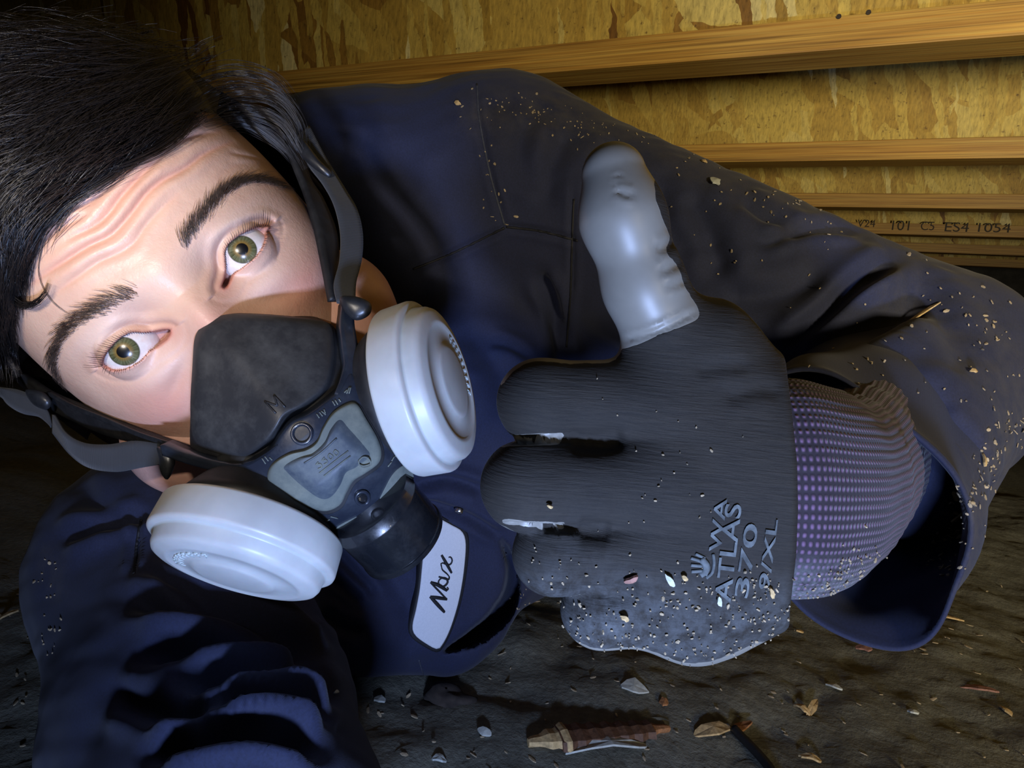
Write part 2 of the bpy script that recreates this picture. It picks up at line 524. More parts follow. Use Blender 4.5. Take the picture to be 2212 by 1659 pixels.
def mat_rubber(name, col, dust=0.3, dcol=(0.16, 0.155, 0.13), rough=0.45, **kw):
    t = NT(name); v = t.coord('Object')
    a = t.noise(v, 55, 7, 0.7); b = t.noise(v, 700, 3)
    c = t.mix(t.ramp(a, [(0.45, (0, 0, 0)), (0.75, (dust, dust, dust))]), col, dcol)
    t.set(Base_Color=c, Roughness=t.ramp(a, [(0.4, (rough,) * 3), (0.75, (min(1, rough + .3),) * 3)]), **kw)
    t.bump(b, 0.08, 0.0004)
    return t.m
def mat_knit(name, c1, c2, su, sv, vec='UV', rough=0.85, bump=0.8):
    t = NT(name)
    if vec == 'UV':
        c = t.n('ShaderNodeTexCoord'); sep = t.n('ShaderNodeSeparateXYZ'); t.l(c.outputs['UV'], sep.inputs[0])
        a = t.math('SINE', t.math('MULTIPLY', sep.outputs[0], su)); b = t.math('SINE', t.math('MULTIPLY', sep.outputs[1], sv))
        h = t.math('MULTIPLY', t.math('ADD', a, 1.0), t.math('ADD', b, 1.0))
        h = t.math('MULTIPLY', h, 0.25)
    else:
        v = t.coord('Object', su); h = t.noise(v, sv, 4, 0.7)
    v = t.coord('Object'); big = t.noise(v, 40, 5, 0.6)
    col = t.ramp(h, [(0.15, c1), (0.8, c2)])
    col = t.mix(0.5, col, t.ramp(big, [(0.3, (.6, .6, .6)), (0.7, (1.3, 1.3, 1.3))]), 'MULTIPLY')
    at = t.n('ShaderNodeAttribute'); at.attribute_name = 'dust'
    nz = t.noise(v, 160, 6, 0.75)
    f = t.math('MULTIPLY', at.outputs['Fac'], t.ramp(nz, [(0.35, (0, 0, 0)), (0.7, (1, 1, 1))]))
    col = t.mix(f, col, (0.15, 0.165, 0.17))
    t.set(Base_Color=col, Roughness=rough, Sheen_Weight=0.1); t.bump(h, bump, 0.0006)
    return t.m

def mat_glove():
    t = NT('glove_knit_and_coating'); v = t.coord('Object', (60, 60, 900)); h = t.noise(v, 1.6, 4, 0.7)
    vo = t.coord('Object'); big = t.noise(vo, 40, 5, 0.6)
    col = t.ramp(h, [(0.2, (0.0060, 0.0048, 0.0032)), (0.75, (0.023, 0.0185, 0.0125))])
    col = t.mix(0.5, col, t.ramp(big, [(0.3, (.6, .6, .6)), (0.7, (1.3, 1.3, 1.3))]), 'MULTIPLY')
    at = t.n('ShaderNodeAttribute'); at.attribute_name = 'dust'; nz = t.noise(vo, 160, 6, 0.75)
    f = t.math('MULTIPLY', at.outputs['Fac'], t.ramp(nz, [(0.38, (0, 0, 0)), (0.72, (1, 1, 1))]))
    col = t.mix(f, col, (0.085, 0.092, 0.095))
    ac = t.n('ShaderNodeAttribute'); ac.attribute_name = 'coat'
    m = t.ramp(ac.outputs['Fac'], [(0.47, (0, 0, 0)), (0.53, (1, 1, 1))])
    cc = t.ramp(big, [(0.3, (0.175, 0.165, 0.138)), (0.7, (0.22, 0.208, 0.175))])
    t.set(Base_Color=t.mix(m, col, cc), Roughness=t.mix(m, (0.85,) * 3, (0.44,) * 3))
    t.bump(t.math('MULTIPLY', h, t.math('SUBTRACT', 1.0, m)), 0.7, 0.0006)
    return t.m
MAT = dict(
    glove=mat_glove(),
    osb=mat_osb(), lvl=mat_lvl('laminated_veneer'), ground=mat_ground(),
    shirt=mat_cloth('navy_twill', (0.0105, 0.0142, 0.042), (0.05, 0.045, 0.04), 0.15), skin=mat_skin(), eye=mat_eye(),
    hair=mat_hair('dark_hair', (0.014, 0.011, 0.010)), brow=mat_hair('brow_hair', (0.065, 0.045, 0.035)),
    cup=mat_rubber('nose_cup_rubber', (0.022, 0.022, 0.023), 0.35, rough=0.42, dcol=(0.09, 0.09, 0.08)),
    seal=mat_rubber('seal_rubber', (0.010, 0.010, 0.011), 0.25, rough=0.5, dcol=(0.04, 0.04, 0.035)),
    frame=mat_rubber('smoky_plastic', (0.015, 0.019, 0.029), 0.3, rough=0.28, dcol=(0.06, 0.075, 0.09), Coat_Weight=0.4, Coat_Roughness=0.15),
    cover=mat_rubber('dusty_cover', (0.050, 0.064, 0.080), 0.8, rough=0.5, dcol=(0.17, 0.19, 0.17)),
    dusty=mat_rubber('dusty_rim', (0.10, 0.115, 0.10), 0.8, rough=0.75, dcol=(0.22, 0.23, 0.18)),
    glossy=mat_rubber('glossy_black', (0.008, 0.009, 0.011), 0.25, rough=0.22, dcol=(0.05, 0.05, 0.05), Coat_Weight=0.6),
    strap=mat_knit('strap_webbing', (0.018, 0.020, 0.024), (0.050, 0.055, 0.062), 75, 0.0, bump=0.5),
    white=simple('filter_plastic', (0.50, 0.50, 0.47), 0.42, 0.10, 60, 0.05, Subsurface_Weight=0.25, Subsurface_Scale=0.008),
    gknit=mat_knit('glove_knit', (0.012, 0.011, 0.0095), (0.038, 0.034, 0.028), (60, 60, 900), 1.6, 'obj', bump=0.7),
    gcoat=mat_rubber('glove_coating', (0.30, 0.31, 0.30), 0.5, rough=0.40, dcol=(0.36, 0.36, 0.33)),
    gcuff=mat_knit('glove_cuff_knit', (0.014, 0.009, 0.016), (0.135, 0.075, 0.14), 6.2832 * 78, 6.2832 * 75),
    print=simple('glove_print', (0.075, 0.085, 0.085), 0.85, 0.75, 260, 0),
    patch=simple('patch_white', (0.62, 0.63, 0.66), 0.85, 0.05, 900, 0.2),
    black=simple('black_thread', (0.006, 0.006, 0.008), 0.7, 0.3, 500, 0.2),
    wood=simple('wood_chip', (0.52, 0.36, 0.16), 0.75, 0.35, 350, 0.5),
    wood2=simple('dark_wood_splinter', (0.12, 0.055, 0.025), 0.7, 0.4, 300, 0.5),
    pale=simple('pale_shaving', (0.50, 0.52, 0.46), 0.7, 0.2, 300, 0.3),
    dust=simple('sawdust', (0.36, 0.28, 0.17), 0.8, 0.4, 250, 0),
    wet=simple('caruncle', (0.36, 0.035, 0.02), 0.2, 0.3, 800, 0.4),
    ink=simple('stamp_ink', (0.03, 0.02, 0.012), 0.7, 0.3, 300, 0),
    seam=simple('seam_thread', (0.045, 0.05, 0.07), 0.85, 0.3, 600, 0),
    metal=simple('snap_metal', (0.7, 0.7, 0.7), 0.25, 0.1, 300, 0, Metallic=1.0),
    plastic=simple('buckle_plastic', (0.014, 0.015, 0.017), 0.35, 0.3, 300, 0.1),
    streak=simple('black_streak', (0.008, 0.008, 0.008), 0.5, 0.3, 300, 0.1),
)

# ------------------------------------------------------------------ setting: ground, joists, subfloor
_lat = np.random.default_rng(3).normal(size=(64, 64))
def vnoise(x, y, f):
    """smooth lattice noise, periodic"""
    x = np.asarray(x) * f; y = np.asarray(y) * f
    xi = np.floor(x).astype(int); yi = np.floor(y).astype(int); fx = x - xi; fy = y - yi
    fx = fx * fx * (3 - 2 * fx); fy = fy * fy * (3 - 2 * fy)
    g = lambda i, j: _lat[i % 64, j % 64]
    return (g(xi, yi) * (1 - fx) + g(xi + 1, yi) * fx) * (1 - fy) + (g(xi, yi + 1) * (1 - fx) + g(xi + 1, yi + 1) * fx) * fy
def ground_h(x, y):
    return 0.006 * vnoise(x, y, 4.1) + 0.003 * vnoise(x + 3, y, 11.3) + 0.0016 * vnoise(x, y + 5, 31) + 0.0009 * vnoise(x + y, y - x, 80)
gx = np.r_[np.linspace(-3.5, -0.7, 30), np.linspace(-0.68, 1.6, 330), np.linspace(1.65, 5, 30)]
gy = np.r_[np.linspace(-1.2, 0.0, 12), np.linspace(0.02, 1.6, 230), np.linspace(1.65, 7, 50)]
GX, GY = np.meshgrid(gx, gy)
GZ = ground_h(GX, GY)
floor = link('floor', np.stack([GX, GY, GZ], -1).reshape(-1, 3), grid_faces(len(gx), len(gy)), MAT['ground'])
tag(floor, 'bare brown dirt floor of the crawlspace', None, None, 'structure')

def boxv(lo, hi):
    lo = np.asarray(lo); hi = np.asarray(hi)
    V = np.array([[(hi if (i >> k) & 1 else lo)[k] for k in range(3)] for i in range(8)])
    return V, [[0, 2, 3, 1], [4, 5, 7, 6], [0, 1, 5, 4], [2, 6, 7, 3], [0, 4, 6, 2], [1, 3, 7, 5]]
def bevel_box(lo, hi, b):
    bm = bmesh.new(); V, Fc = boxv(lo, hi)
    vs = [bm.verts.new(v) for v in V]
    for f in Fc: bm.faces.new([vs[i] for i in f])
    bmesh.ops.bevel(bm, geom=bm.edges[:], offset=b, segments=2, affect='EDGES', profile=0.6)
    bm.verts.index_update()
    V = [tuple(v.co) for v in bm.verts]; Fc = [[v.index for v in f.verts] for f in bm.faces]
    bm.free(); return np.array(V), Fc
JB = CAMH + 0.308          # underside of the joists
JF, JW, JD = 0.037, 0.066, 0.302
XL, XR = -3.2, 4.2
names = ['nearest engineered wood joist, full web visible above the sleeve', 'second engineered wood joist behind the nearest one',
         'third engineered wood joist, partly hidden by the raised arm', 'fourth engineered wood joist with black stamped lettering on its flange',
         'fifth engineered wood joist, a dim strip above the elbow', 'farthest engineered wood joist, almost lost in the dark']
for k in range(6):
    y0 = 0.907 + 0.61 * k
    r = thing('floor_joist', (0, y0 + JW / 2, JB), names[k], 'joist', 'floor joists overhead')
    for nm, z in (('bottom_flange', JB), ('top_flange', JB + JD - JF)):
        V, Fc = bevel_box((XL, y0, z), (XR, y0 + JW, z + JF), 0.0012)
        link(nm, V, Fc, MAT['lvl'], r, False)
    V, Fc = boxv((XL, y0 + JW / 2 - 0.005, JB + JF - 0.002), (XR, y0 + JW / 2 + 0.005, JB + JD - JF + 0.002))
    link('web', V, Fc, MAT['osb'], r, False)
    if k == 0:
        for px, py in ((1812, 36), (1876, 27)):
            d = P(px, py, 1) - CAM; q = CAM + d * ((y0 - CAM[1]) / d[1])
            V, Fc = tube([q + [0, -0.0012, 0], q + [0, 0.004, 0]], 0.0028, 10)
            link('nail_head', V, Fc, MAT['ink'], r, False)
    if k == 3:
        for txt, px0, px1, py0, py1 in (('V24', 1851, 1892, 475, 490), ('101', 1926, 1966, 477, 497), ('C5', 1988, 2020, 479, 497), ('ES4', 2040, 2095, 481, 500), ('1054', 2112, 2185, 483, 501)):
            cu = bpy.data.curves.new('t', 'FONT'); cu.body = txt; cu.size = 1.0
            ob = bpy.data.objects.new('t', cu); COL.objects.link(ob)
            me = bpy.data.meshes.new_from_object(ob.evaluated_get(bpy.context.evaluated_depsgraph_get())); 
            TV = np.array([v.co[:] for v in me.vertices]); TF = [list(p.vertices) for p in me.polygons]
            bpy.data.objects.remove(ob)
            a = TV.min(0); b = TV.max(0); q = (TV - a) / np.maximum(b - a, 1e-6)
            def onf(px, py):
                d = P(px, py, 1) - CAM; return CAM + d * ((y0 - CAM[1]) / d[1])
            p0 = onf(px0, py1); p1 = onf(px1, py0)
            W = np.stack([p0[0] + q[:, 0] * (p1[0] - p0[0]), np.full(len(q), y0 - 0.0006), p0[2] + q[:, 1] * (p1[2] - p0[2])], 1)
            link('stamp', W, TF, MAT['ink'], r, False)
V, Fc = boxv((XL, -1.2, JB + JD), (XR, 5.2, JB + JD + 0.018))
ceil = link('ceiling', V, Fc, MAT['osb'], None, False)
tag(ceil, 'strand board subfloor resting on the joists', None, None, 'structure')

# ------------------------------------------------------------------ head frame (mm): x to viewer's right, y out of the face, z up
HR = np.array([[0.71014638, 0.40775264, -0.57395985], [0.67518338, -0.16335972, 0.71933372], [0.1995483, -0.89836039, -0.39131712]])
HT = np.array([-0.13881743, 0.03669829, 0.29957779])
def h2w(h):
    return c2w(np.asarray(h, float) * 0.001 @ HR.T + HT)
def w2h(w):
    return (w2c(w) - HT) @ HR * 1000
CAMHD = w2h(CAM)
def hray(px, py):
    d = (Pc(px, py, 1.0)) @ HR
    return d / np.linalg.norm(d)
def on_surf(px, py, fn, y0=20.0):
    """pixel ray meets y = fn(x, z) in head mm; scalars or arrays"""
    px = np.asarray(px, float); py = np.asarray(py, float)
    d = np.stack([(px - CX) / F, -(py - CY) / F, np.ones_like(px)], -1) @ HR
    y = np.full(px.shape, float(y0))
    for _ in range(40):
        t = (y - CAMHD[1]) / d[..., 1]; q = CAMHD + d * t[..., None]
        y = 0.5 * y + 0.5 * fn(q[..., 0], q[..., 2])
    t = (y - CAMHD[1]) / d[..., 1]
    return CAMHD + d * t[..., None]
HA, HB, HC_, HYC, HZC = 77.0, 98.0, 120.0, -88.0, 6.0
def base_y(x, z):
    q = 1 - np.abs(np.asarray(x, float) / HA) ** 2.25 - np.abs((np.asarray(z, float) - HZC) / HC_) ** 2.3
    return HYC + HB * np.sqrt(np.clip(q, 0.0, None))
def gauss(x, z, cx, cz, sx, sz, rot=0.0):
    c, s = math.cos(rot), math.sin(rot)
    dx = x - cx; dz = z - cz; u = c * dx + s * dz; v = -s * dx + c * dz
    return np.exp(-(u / sx) ** 2 - (v / sz) ** 2)

EYES = []
for side, iris_px, scale_o, up, lo in (
    (-1, (266, 760), (80, 600), [(775, 1060), (795, 975), (860, 872), (960, 765), (1060, 692), (1160, 655), (1300, 652), (1420, 632), (1520, 610), (1600, 608)],
     [(1560, 700), (1450, 790), (1340, 862), (1280, 935), (1200, 1005), (1100, 1065), (1000, 1103), (900, 1112), (825, 1090)]),
    (1, (523, 538), (380, 400), [(548, 1205), (585, 1090), (605, 990), (600, 880), (600, 790), (645, 705), (725, 632), (850, 560), (980, 505), (1070, 488), (1125, 500)],
     [(1075, 580), (1050, 680), (1000, 780), (940, 852), (860, 925), (780, 985), (690, 1045), (650, 1110), (600, 1195)])):
    poly = [(scale_o[0] + 0.181 * a, scale_o[1] + 0.181 * b) for a, b in up + lo]
    C0 = np.array([side * 32.0, -6.5, 0.0])
    for _ in range(6):
        g = nrm(CAMHD - C0); tgt_y = C0[1] + 11.4 * g[1]
        d = hray(*iris_px); q = CAMHD + d * ((tgt_y - CAMHD[1]) / d[1])
        C0 = q - 11.4 * g; C0[1] = -6.5
    g = nrm(CAMHD - C0)
    def lidsph(x, z, C0=C0):
        rr = (x - C0[0]) ** 2 + (z - C0[2]) ** 2
        return C0[1] + np.sqrt(np.maximum(13.0 ** 2 - rr, 4.0))
    P2 = np.array([on_surf(a, b, lidsph, 4.0)[[0, 2]] for a, b in poly])
    nu = len(up)
    mid = (P2[0] + P2[nu - 1]) / 2
    q = C0 + 11.4 * g; C1 = C0.copy(); C1[[0, 2]] += 0.55 * (mid - C0[[0, 2]])
    C1[1] = q[1] - math.sqrt(12.7 ** 2 - ((q - C1)[[0, 2]] ** 2).sum()); C0 = C1; g = nrm(q - C0)
    EYES.append(dict(C=C0, g=g, poly=spline(P2, 90, True), up=spline(P2[:nu], 40), lo=spline(np.vstack([P2[nu - 1:], P2[:1]]), 40), side=side,
                     inner=P2[nu - 1] if side < 0 else P2[0], outer=P2[0] if side < 0 else P2[nu - 1]))
    print('EYE', side, C0.round(1), P2.min(0).round(1), P2.max(0).round(1))

WRINK = [
    ([(70, 612), (100, 590), (139, 565), (190, 532), (236, 510), (262, 485), (287, 456), (316, 418), (350, 390), (400, 363), (443, 331), (500, 307)], 1.0, 1.15),
    ([(67, 548), (105, 510), (152, 481), (194, 460)], 0.55, 1.0),
    ([(150, 515), (203, 489), (236, 460), (257, 430), (287, 397), (321, 362), (364, 318), (411, 294), (475, 285)], 0.85, 1.1),
    ([(150, 452), (190, 439), (228, 409), (253, 388), (287, 354), (330, 318)], 0.5, 1.0),
    ([(110, 640), (169, 597), (211, 567), (262, 544), (291, 523), (316, 485), (359, 440), (385, 420)], 0.5, 1.1),
    ([(495, 330), (530, 336), (565, 345)], 0.4, 0.9),
    ([(470, 385), (500, 360), (545, 352), (590, 360)], 0.2, 1.3),
]
WR = []
for pts, amp, w in WRINK:
    q = np.array([on_surf(a, b, base_y, 0)[[0, 2]] for a, b in spline(np.array(pts, float), 30)])
    WR.append((q, amp, w))
BROWS = {}
for side, pts in ((-1, [(300, 628), (262, 645), (215, 668), (170, 692), (135, 725), (118, 765), (118, 800), (135, 828)]),
                  (1, [(395, 535), (415, 505), (440, 470), (470, 430), (505, 402), (545, 391), (585, 394), (615, 405)])):
    BROWS[side] = np.array(pts, float)

def face_disp(x, z):
    """relief added along +y (mm) to the base skull"""
    D = np.zeros_like(x)
    for s in (-1, 1):
        D += 3.2 * gauss(x, z, s * 30, 16, 24, 8, s * -0.12)                 # brow ridge
        D -= 6.5 * gauss(x, z, s * 19, 3, 9, 10)                            # inner socket
        D -= 3.0 * gauss(x, z, s * 36, 2, 17, 10)                           # socket
        D += 3.0 * gauss(x, z, s * 46, -26, 20, 14)                           # cheekbone
        D += 1.8 * gauss(x, z, s * 33, -15.5, 13, 5, s * -0.1)                # pad below the eye
        D -= 1.3 * gauss(x, z, s * 27, -22, 15, 3.2, s * -0.45)                # tear trough
    D += 2.5 * gauss(x, z, 0, 16, 11, 14)
    nz = np.clip((4 - z) / 44, 0, 1.2)
    D += (4 + 24 * nz) * np.exp(-(x / (8.0 + 6 * nz)) ** 2) * (1 / (1 + np.exp((z - 10) / 3.0))) * (1 / (1 + np.exp((-z - 58) / 3.0)))   # nose
    D -= 2.0 * gauss(x, z, 0, 6, 9, 7)
    D += 1.6 * vnoise(x, z, 0.03) * 0.4
    return D

def ang(lo, hi, dense_lo, dense_hi, ds, cs):
    return np.r_[np.arange(lo, dense_lo, cs), np.arange(dense_lo, dense_hi, ds), np.arange(dense_hi, hi + 1e-6, cs)]
th = np.radians(np.r_[np.arange(-180, -78, 3.0), np.arange(-78, 78, 0.36), np.arange(78, 180, 3.0)])
ph = np.radians(np.r_[np.arange(-88, -30, 2.0), np.arange(-30, 44, 0.32), np.arange(44, 89, 2.0)])
TH, PH = np.meshgrid(th, ph)
def sgnp(v, p): return np.sign(v) * np.abs(v) ** p
dirx, diry, dirz = np.sin(TH) * np.cos(PH), np.cos(TH) * np.cos(PH), np.sin(PH)
rad = (np.abs(dirx / HA) ** 2.25 + np.abs(diry / HB) ** 2.0 + np.abs(dirz / HC_) ** 2.3)
# scale each direction onto the super-ellipsoid (newton on the radius)
rr = np.full_like(rad, 95.0)
for _ in range(12):
    f = np.abs(rr * dirx / HA) ** 2.25 + np.abs(rr * diry / HB) ** 2.0 + np.abs(rr * dirz / HC_) ** 2.3 - 1
    df = (2.25 * np.abs(dirx / HA) ** 2.25 * rr ** 1.25 + 2 * np.abs(diry / HB) ** 2 * rr + 2.3 * np.abs(dirz / HC_) ** 2.3 * rr ** 1.3)
    rr = rr - f / df
X = rr * dirx; Y = HYC + rr * diry; Z = HZC + rr * dirz
# narrower jaw
jaw = np.clip((-Z - 30) / 90, 0, 1); X = X * (1 - 0.16 * jaw)
front = np.clip((np.cos(TH) - 0.05) / 0.35, 0, 1); front = front * front * (3 - 2 * front)
Dd = face_disp(X, Z)
for q, amp, w in WR:
    lo_, hi_ = q.min(0) - 10, q.max(0) + 10
    m = (X > lo_[0]) & (X < hi_[0]) & (Z > lo_[1]) & (Z < hi_[1]) & (np.cos(TH) > 0)
    d, t, s = seg_dist(np.stack([X[m], Z[m]], 1), q)
    tap = np.clip(np.minimum(t, 1 - t) * 5 + 0.1, 0, 1)
    Dd[m] += tap * 1.5 * amp * (-np.exp(-(d / w) ** 2) + 0.75 * np.exp(-((d - 3.0 * w) / (2.0 * w)) ** 2))
Yf = Y + Dd * front
tint = np.zeros(X.shape + (3,))
fr = front > 0.2
tint[..., 0] += 0.55 * (gauss(X, Z, -40, -30, 20, 16) + gauss(X, Z, 42, -28, 20, 14)) + 0.18 * gauss(X, Z, 0, 48, 40, 13) + 0.35 * gauss(X, Z, 0, -14, 14, 10)
tint[..., 1] += 0.45 * (gauss(X, Z, -33, 12, 17, 5) + gauss(X, Z, 33, 12, 17, 5) + gauss(X, Z, -31, -13, 13, 5) + gauss(X, Z, 31, -13, 13, 5)) + 0.15 * gauss(X, Z, 0, 25, 30, 14)
for q, amp, w in WR:
    m = (np.abs(X) < 80) & (np.cos(TH) > 0) & (Z > 0)
    d, t, s = seg_dist(np.stack([X[m], Z[m]], 1), q)
    tint[m, 0] += 0.25 * amp * np.exp(-(d / (w * 1.1)) ** 2)
for e in EYES:
    C0 = e['C']
    m = (np.abs(X - C0[0]) < 30) & (np.abs(Z - C0[2]) < 24) & (np.cos(TH) > 0.2)
    x, z, y = X[m], Z[m], Yf[m]
    rho2 = (x - C0[0]) ** 2 + (z - C0[2]) ** 2
    lid = C0[1] + np.sqrt(np.clip(14.0 ** 2 - rho2, 0, None))
    lid = np.where(rho2 < 14.0 ** 2, lid, -60)
    k = 3.0
    h = np.clip(0.5 + 0.5 * (lid - y) / k, 0, 1)
    y2 = y + (lid - y) * h + k * h * (1 - h)
    pts = np.stack([x, z], 1)
    ins = in_poly(pts, e['poly'])
    d, _, _ = seg_dist(pts, np.vstack([e['poly'], e['poly'][:1]]))
    sd = np.where(ins, -d, d)
    du, _, su = seg_dist(pts, e['up']); dl, _, _ = seg_dist(pts, e['lo'])
    # upper-lid crease and rolled lid margins
    above = (z - np.interp(x, np.sort(e['up'][:, 0]), e['up'][np.argsort(e['up'][:, 0]), 1])) > 0
    y2 += np.where(~ins, 0.5 * np.exp(-(d / 1.6) ** 2), 0)
    y2 -= np.where(~ins & above, 1.0 * np.exp(-((du - 3.6) / 1.0) ** 2), 0)
    y2 += np.where(~ins & above, 1.1 * np.exp(-((du - 6.2) / 2.2) ** 2), 0)
    y2 -= np.where(~ins & ~above, 0.45 * np.exp(-((dl - 6.5) / 1.1) ** 2), 0)
    f = np.clip(0.5 - sd / 0.7, 0, 1)
    y2 = y2 * (1 - f) + (C0[1] + 4.0) * f
    Yf[m] = y2
    tm = tint[m]
    tm[:, 0] += 0.75 * np.exp(-(sd / 0.9) ** 2) + 0.35 * np.exp(-(np.hypot(x - e['outer'][0], z - e['outer'][1]) / 5) ** 2) + 0.3 * np.exp(-(np.hypot(x - e['inner'][0], z - e['inner'][1]) / 4) ** 2)
    tm[:, 2] += np.where(above, 0.85 * np.exp(-((du - 0.3) / 0.8) ** 2) + 0.35 * np.exp(-((du - 3.7) / 0.8) ** 2), 0.12 * np.exp(-(dl / 0.8) ** 2))
    tm[ins, 0] = 0.55; tm[ins, 1] = 0; tm[ins, 2] = 0.55
    tint[m] = tm
def face_y(x, z):
    x = np.asarray(x, float); z = np.asarray(z, float)
    return base_y(x, z) + face_disp(x, z)
# shade under the brow hairs
HV = np.stack([X, Yf, Z], -1).reshape(-1, 3)
HWV = h2w(HV)
HF = np.array(grid_faces(len(th), len(ph), True))
# poles
nb, nt = len(HV), len(HV) + 1
HWV = np.vstack([HWV, h2w([[0, HYC, HZC - HC_]]), h2w([[0, HYC, HZC + HC_]])])
hfaces = HF.tolist()
nth = len(th); last = (len(ph) - 1) * nth
for i in range(nth):
    hfaces.append([nb, (i + 1) % nth, i]); hfaces.append([nt, last + i, last + (i + 1) % nth])
tint = np.vstack([tint.reshape(-1, 3), np.zeros((2, 3))])

# jaw and neck, grown as one surface and joined to the head mesh
def hw(x, y, z): return h2w([x, y, z])
NA = hw(0, -62, -70); 
def neck_sdf(p):
    d = sd_cone(p, hw(-38, -52, -58), hw(-14, -16, -88), 0.028, 0.022)
    d = smin(d, sd_cone(p, hw(38, -52, -58), hw(14, -16, -88), 0.028, 0.022), 0.02)
    d = smin(d, sd_cone(p, hw(0, -70, -70), P(560, 900, 0.46), 0.060, 0.066), 0.03)
    d = smin(d, sd_cone(p, hw(50, -44, -50), hw(50, -60, -62), 0.028, 0.026), 0.02)
    d = smin(d, sd_cone(p, hw(-52, -52, -50), hw(-50, -66, -60), 0.028, 0.026), 0.02)
    return d
c_ = np.array([hw(0, -60, -80), P(560, 900, 0.46)]); 
NV, NQ = surfnets(neck_sdf, c_.min(0) - 0.10, c_.max(0) + 0.10, 0.006, 1)
off = len(HWV)
BODYV = np.vstack([HWV, NV]); BODYF = hfaces + (NQ + off).tolist()
tint = np.vstack([tint, np.tile([0.35, 0, 0], (len(NV), 1))])

person = link('person', BODYV, BODYF, MAT['skin'])
tag(person, 'dark-haired person in a navy work shirt lying on one side, giving a gloved thumbs up', 'person')
ca = person.data.color_attributes.new('tint', 'FLOAT_COLOR', 'POINT')
ca.data.foreach_set('color', np.hstack([np.clip(tint, 0, 1), np.ones((len(tint), 1))]).astype(np.float32).ravel())
HEADBVH = BVHTree.FromPolygons([tuple(v) for v in BODYV], [tuple(f) for f in BODYF])
def on_head(px, py, lift=0.0):
    p, n = hit(HEADBVH, px, py, lift)
    return p, n

tick('eyes')
# eyes
for e in EYES:
    C0, g = e['C'], e['g']
    a = nrm(np.cross(g, [0, 0, 1.0])); b = np.cross(a, g)
    r_ang = np.r_[np.linspace(0, 0.75, 40), np.linspace(0.8, np.pi, 24)]; az = np.linspace(0, 2 * np.pi, 65)
    RA, AZ = np.meshgrid(r_ang, az, indexing='ij')
    Rr = 12.6 + 0.45 * np.exp(-(RA / 0.42) ** 4)
    pts = C0 + Rr[..., None] * (np.cos(RA)[..., None] * g + np.sin(RA)[..., None] * (np.cos(AZ)[..., None] * a + np.sin(AZ)[..., None] * b))
    uv = np.stack([RA * 12.2 / 10.0, AZ / (2 * np.pi)], -1).reshape(-1, 2)
    o = link('eye', h2w(pts.reshape(-1, 3)), grid_faces(65, len(r_ang)), MAT['eye'], person, True, uv)
    tag(o, 'green-hazel eye looking up at the camera')
    # caruncle
    ci = e['inner'] * 0.86 + e['outer'] * 0.14
    cz = C0[1] + math.sqrt(max(13.3 ** 2 - (ci[0] - C0[0]) ** 2 - (ci[1] - C0[2]) ** 2, 1)) - 1.1
    ii, jj = np.meshgrid(np.linspace(0, np.pi, 9), np.linspace(0, 2 * np.pi, 14, endpoint=False), indexing='ij')
    dd = e['outer'] - e['inner']; dd = dd / np.linalg.norm(dd)
    lx, lz, ly = np.cos(ii) * 3.0, np.sin(ii) * np.cos(jj) * 1.7, np.sin(ii) * np.sin(jj) * 1.7
    pp = np.stack([ci[0] + dd[0] * lx - dd[1] * lz, cz + ly, ci[1] + dd[1] * lx + dd[0] * lz], -1).reshape(-1, 3)
    link('tear_duct', h2w(pp), grid_faces(14, 9, True), MAT['wet'], person)
    # lashes
    mb = MB()
    for lid, n, L in ((e['up'], 70, 5.5), (e['lo'], 34, 2.4)):
        for i in range(n):
            t = (i + RNG.uniform(0, 1)) / n
            q = lid[int(t * 39)]
            if np.linalg.norm(q - e['inner']) < 7: continue
            upl = lid is e['up']
            yb = C0[1] + math.sqrt(max(14.2 ** 2 - ((q - C0[[0, 2]]) ** 2).sum(), 1))
            out = nrm(q - C0[[0, 2]]) * 0.4 + np.array([0, 0.7 if upl else -0.7]) + 0.55 * nrm(e['outer'] - e['inner']) * (0.3 + np.linalg.norm(q - e['inner']) / 30)
            s = np.linspace(0, 1, 5)[:, None]; Ln = L * RNG.uniform(0.6, 1.1) * (0.3 + 0.8 * (np.linalg.norm(q - e['inner']) / 30) ** 1.6)
            p3 = np.hstack([q[0] + out[0] * Ln * s * 0.75, yb + Ln * 0.75 * s - 0.6 * s ** 2, q[1] + out[1] * Ln * s * (0.35 + 0.45 * s)])
            V, Fc = tube(h2w(p3), 0.00015 * np.linspace(1, 0.2, 5), 3, False); mb.add(V, Fc)
    o = mb.build('eyelashes', MAT['hair'], person)
tick('brows')
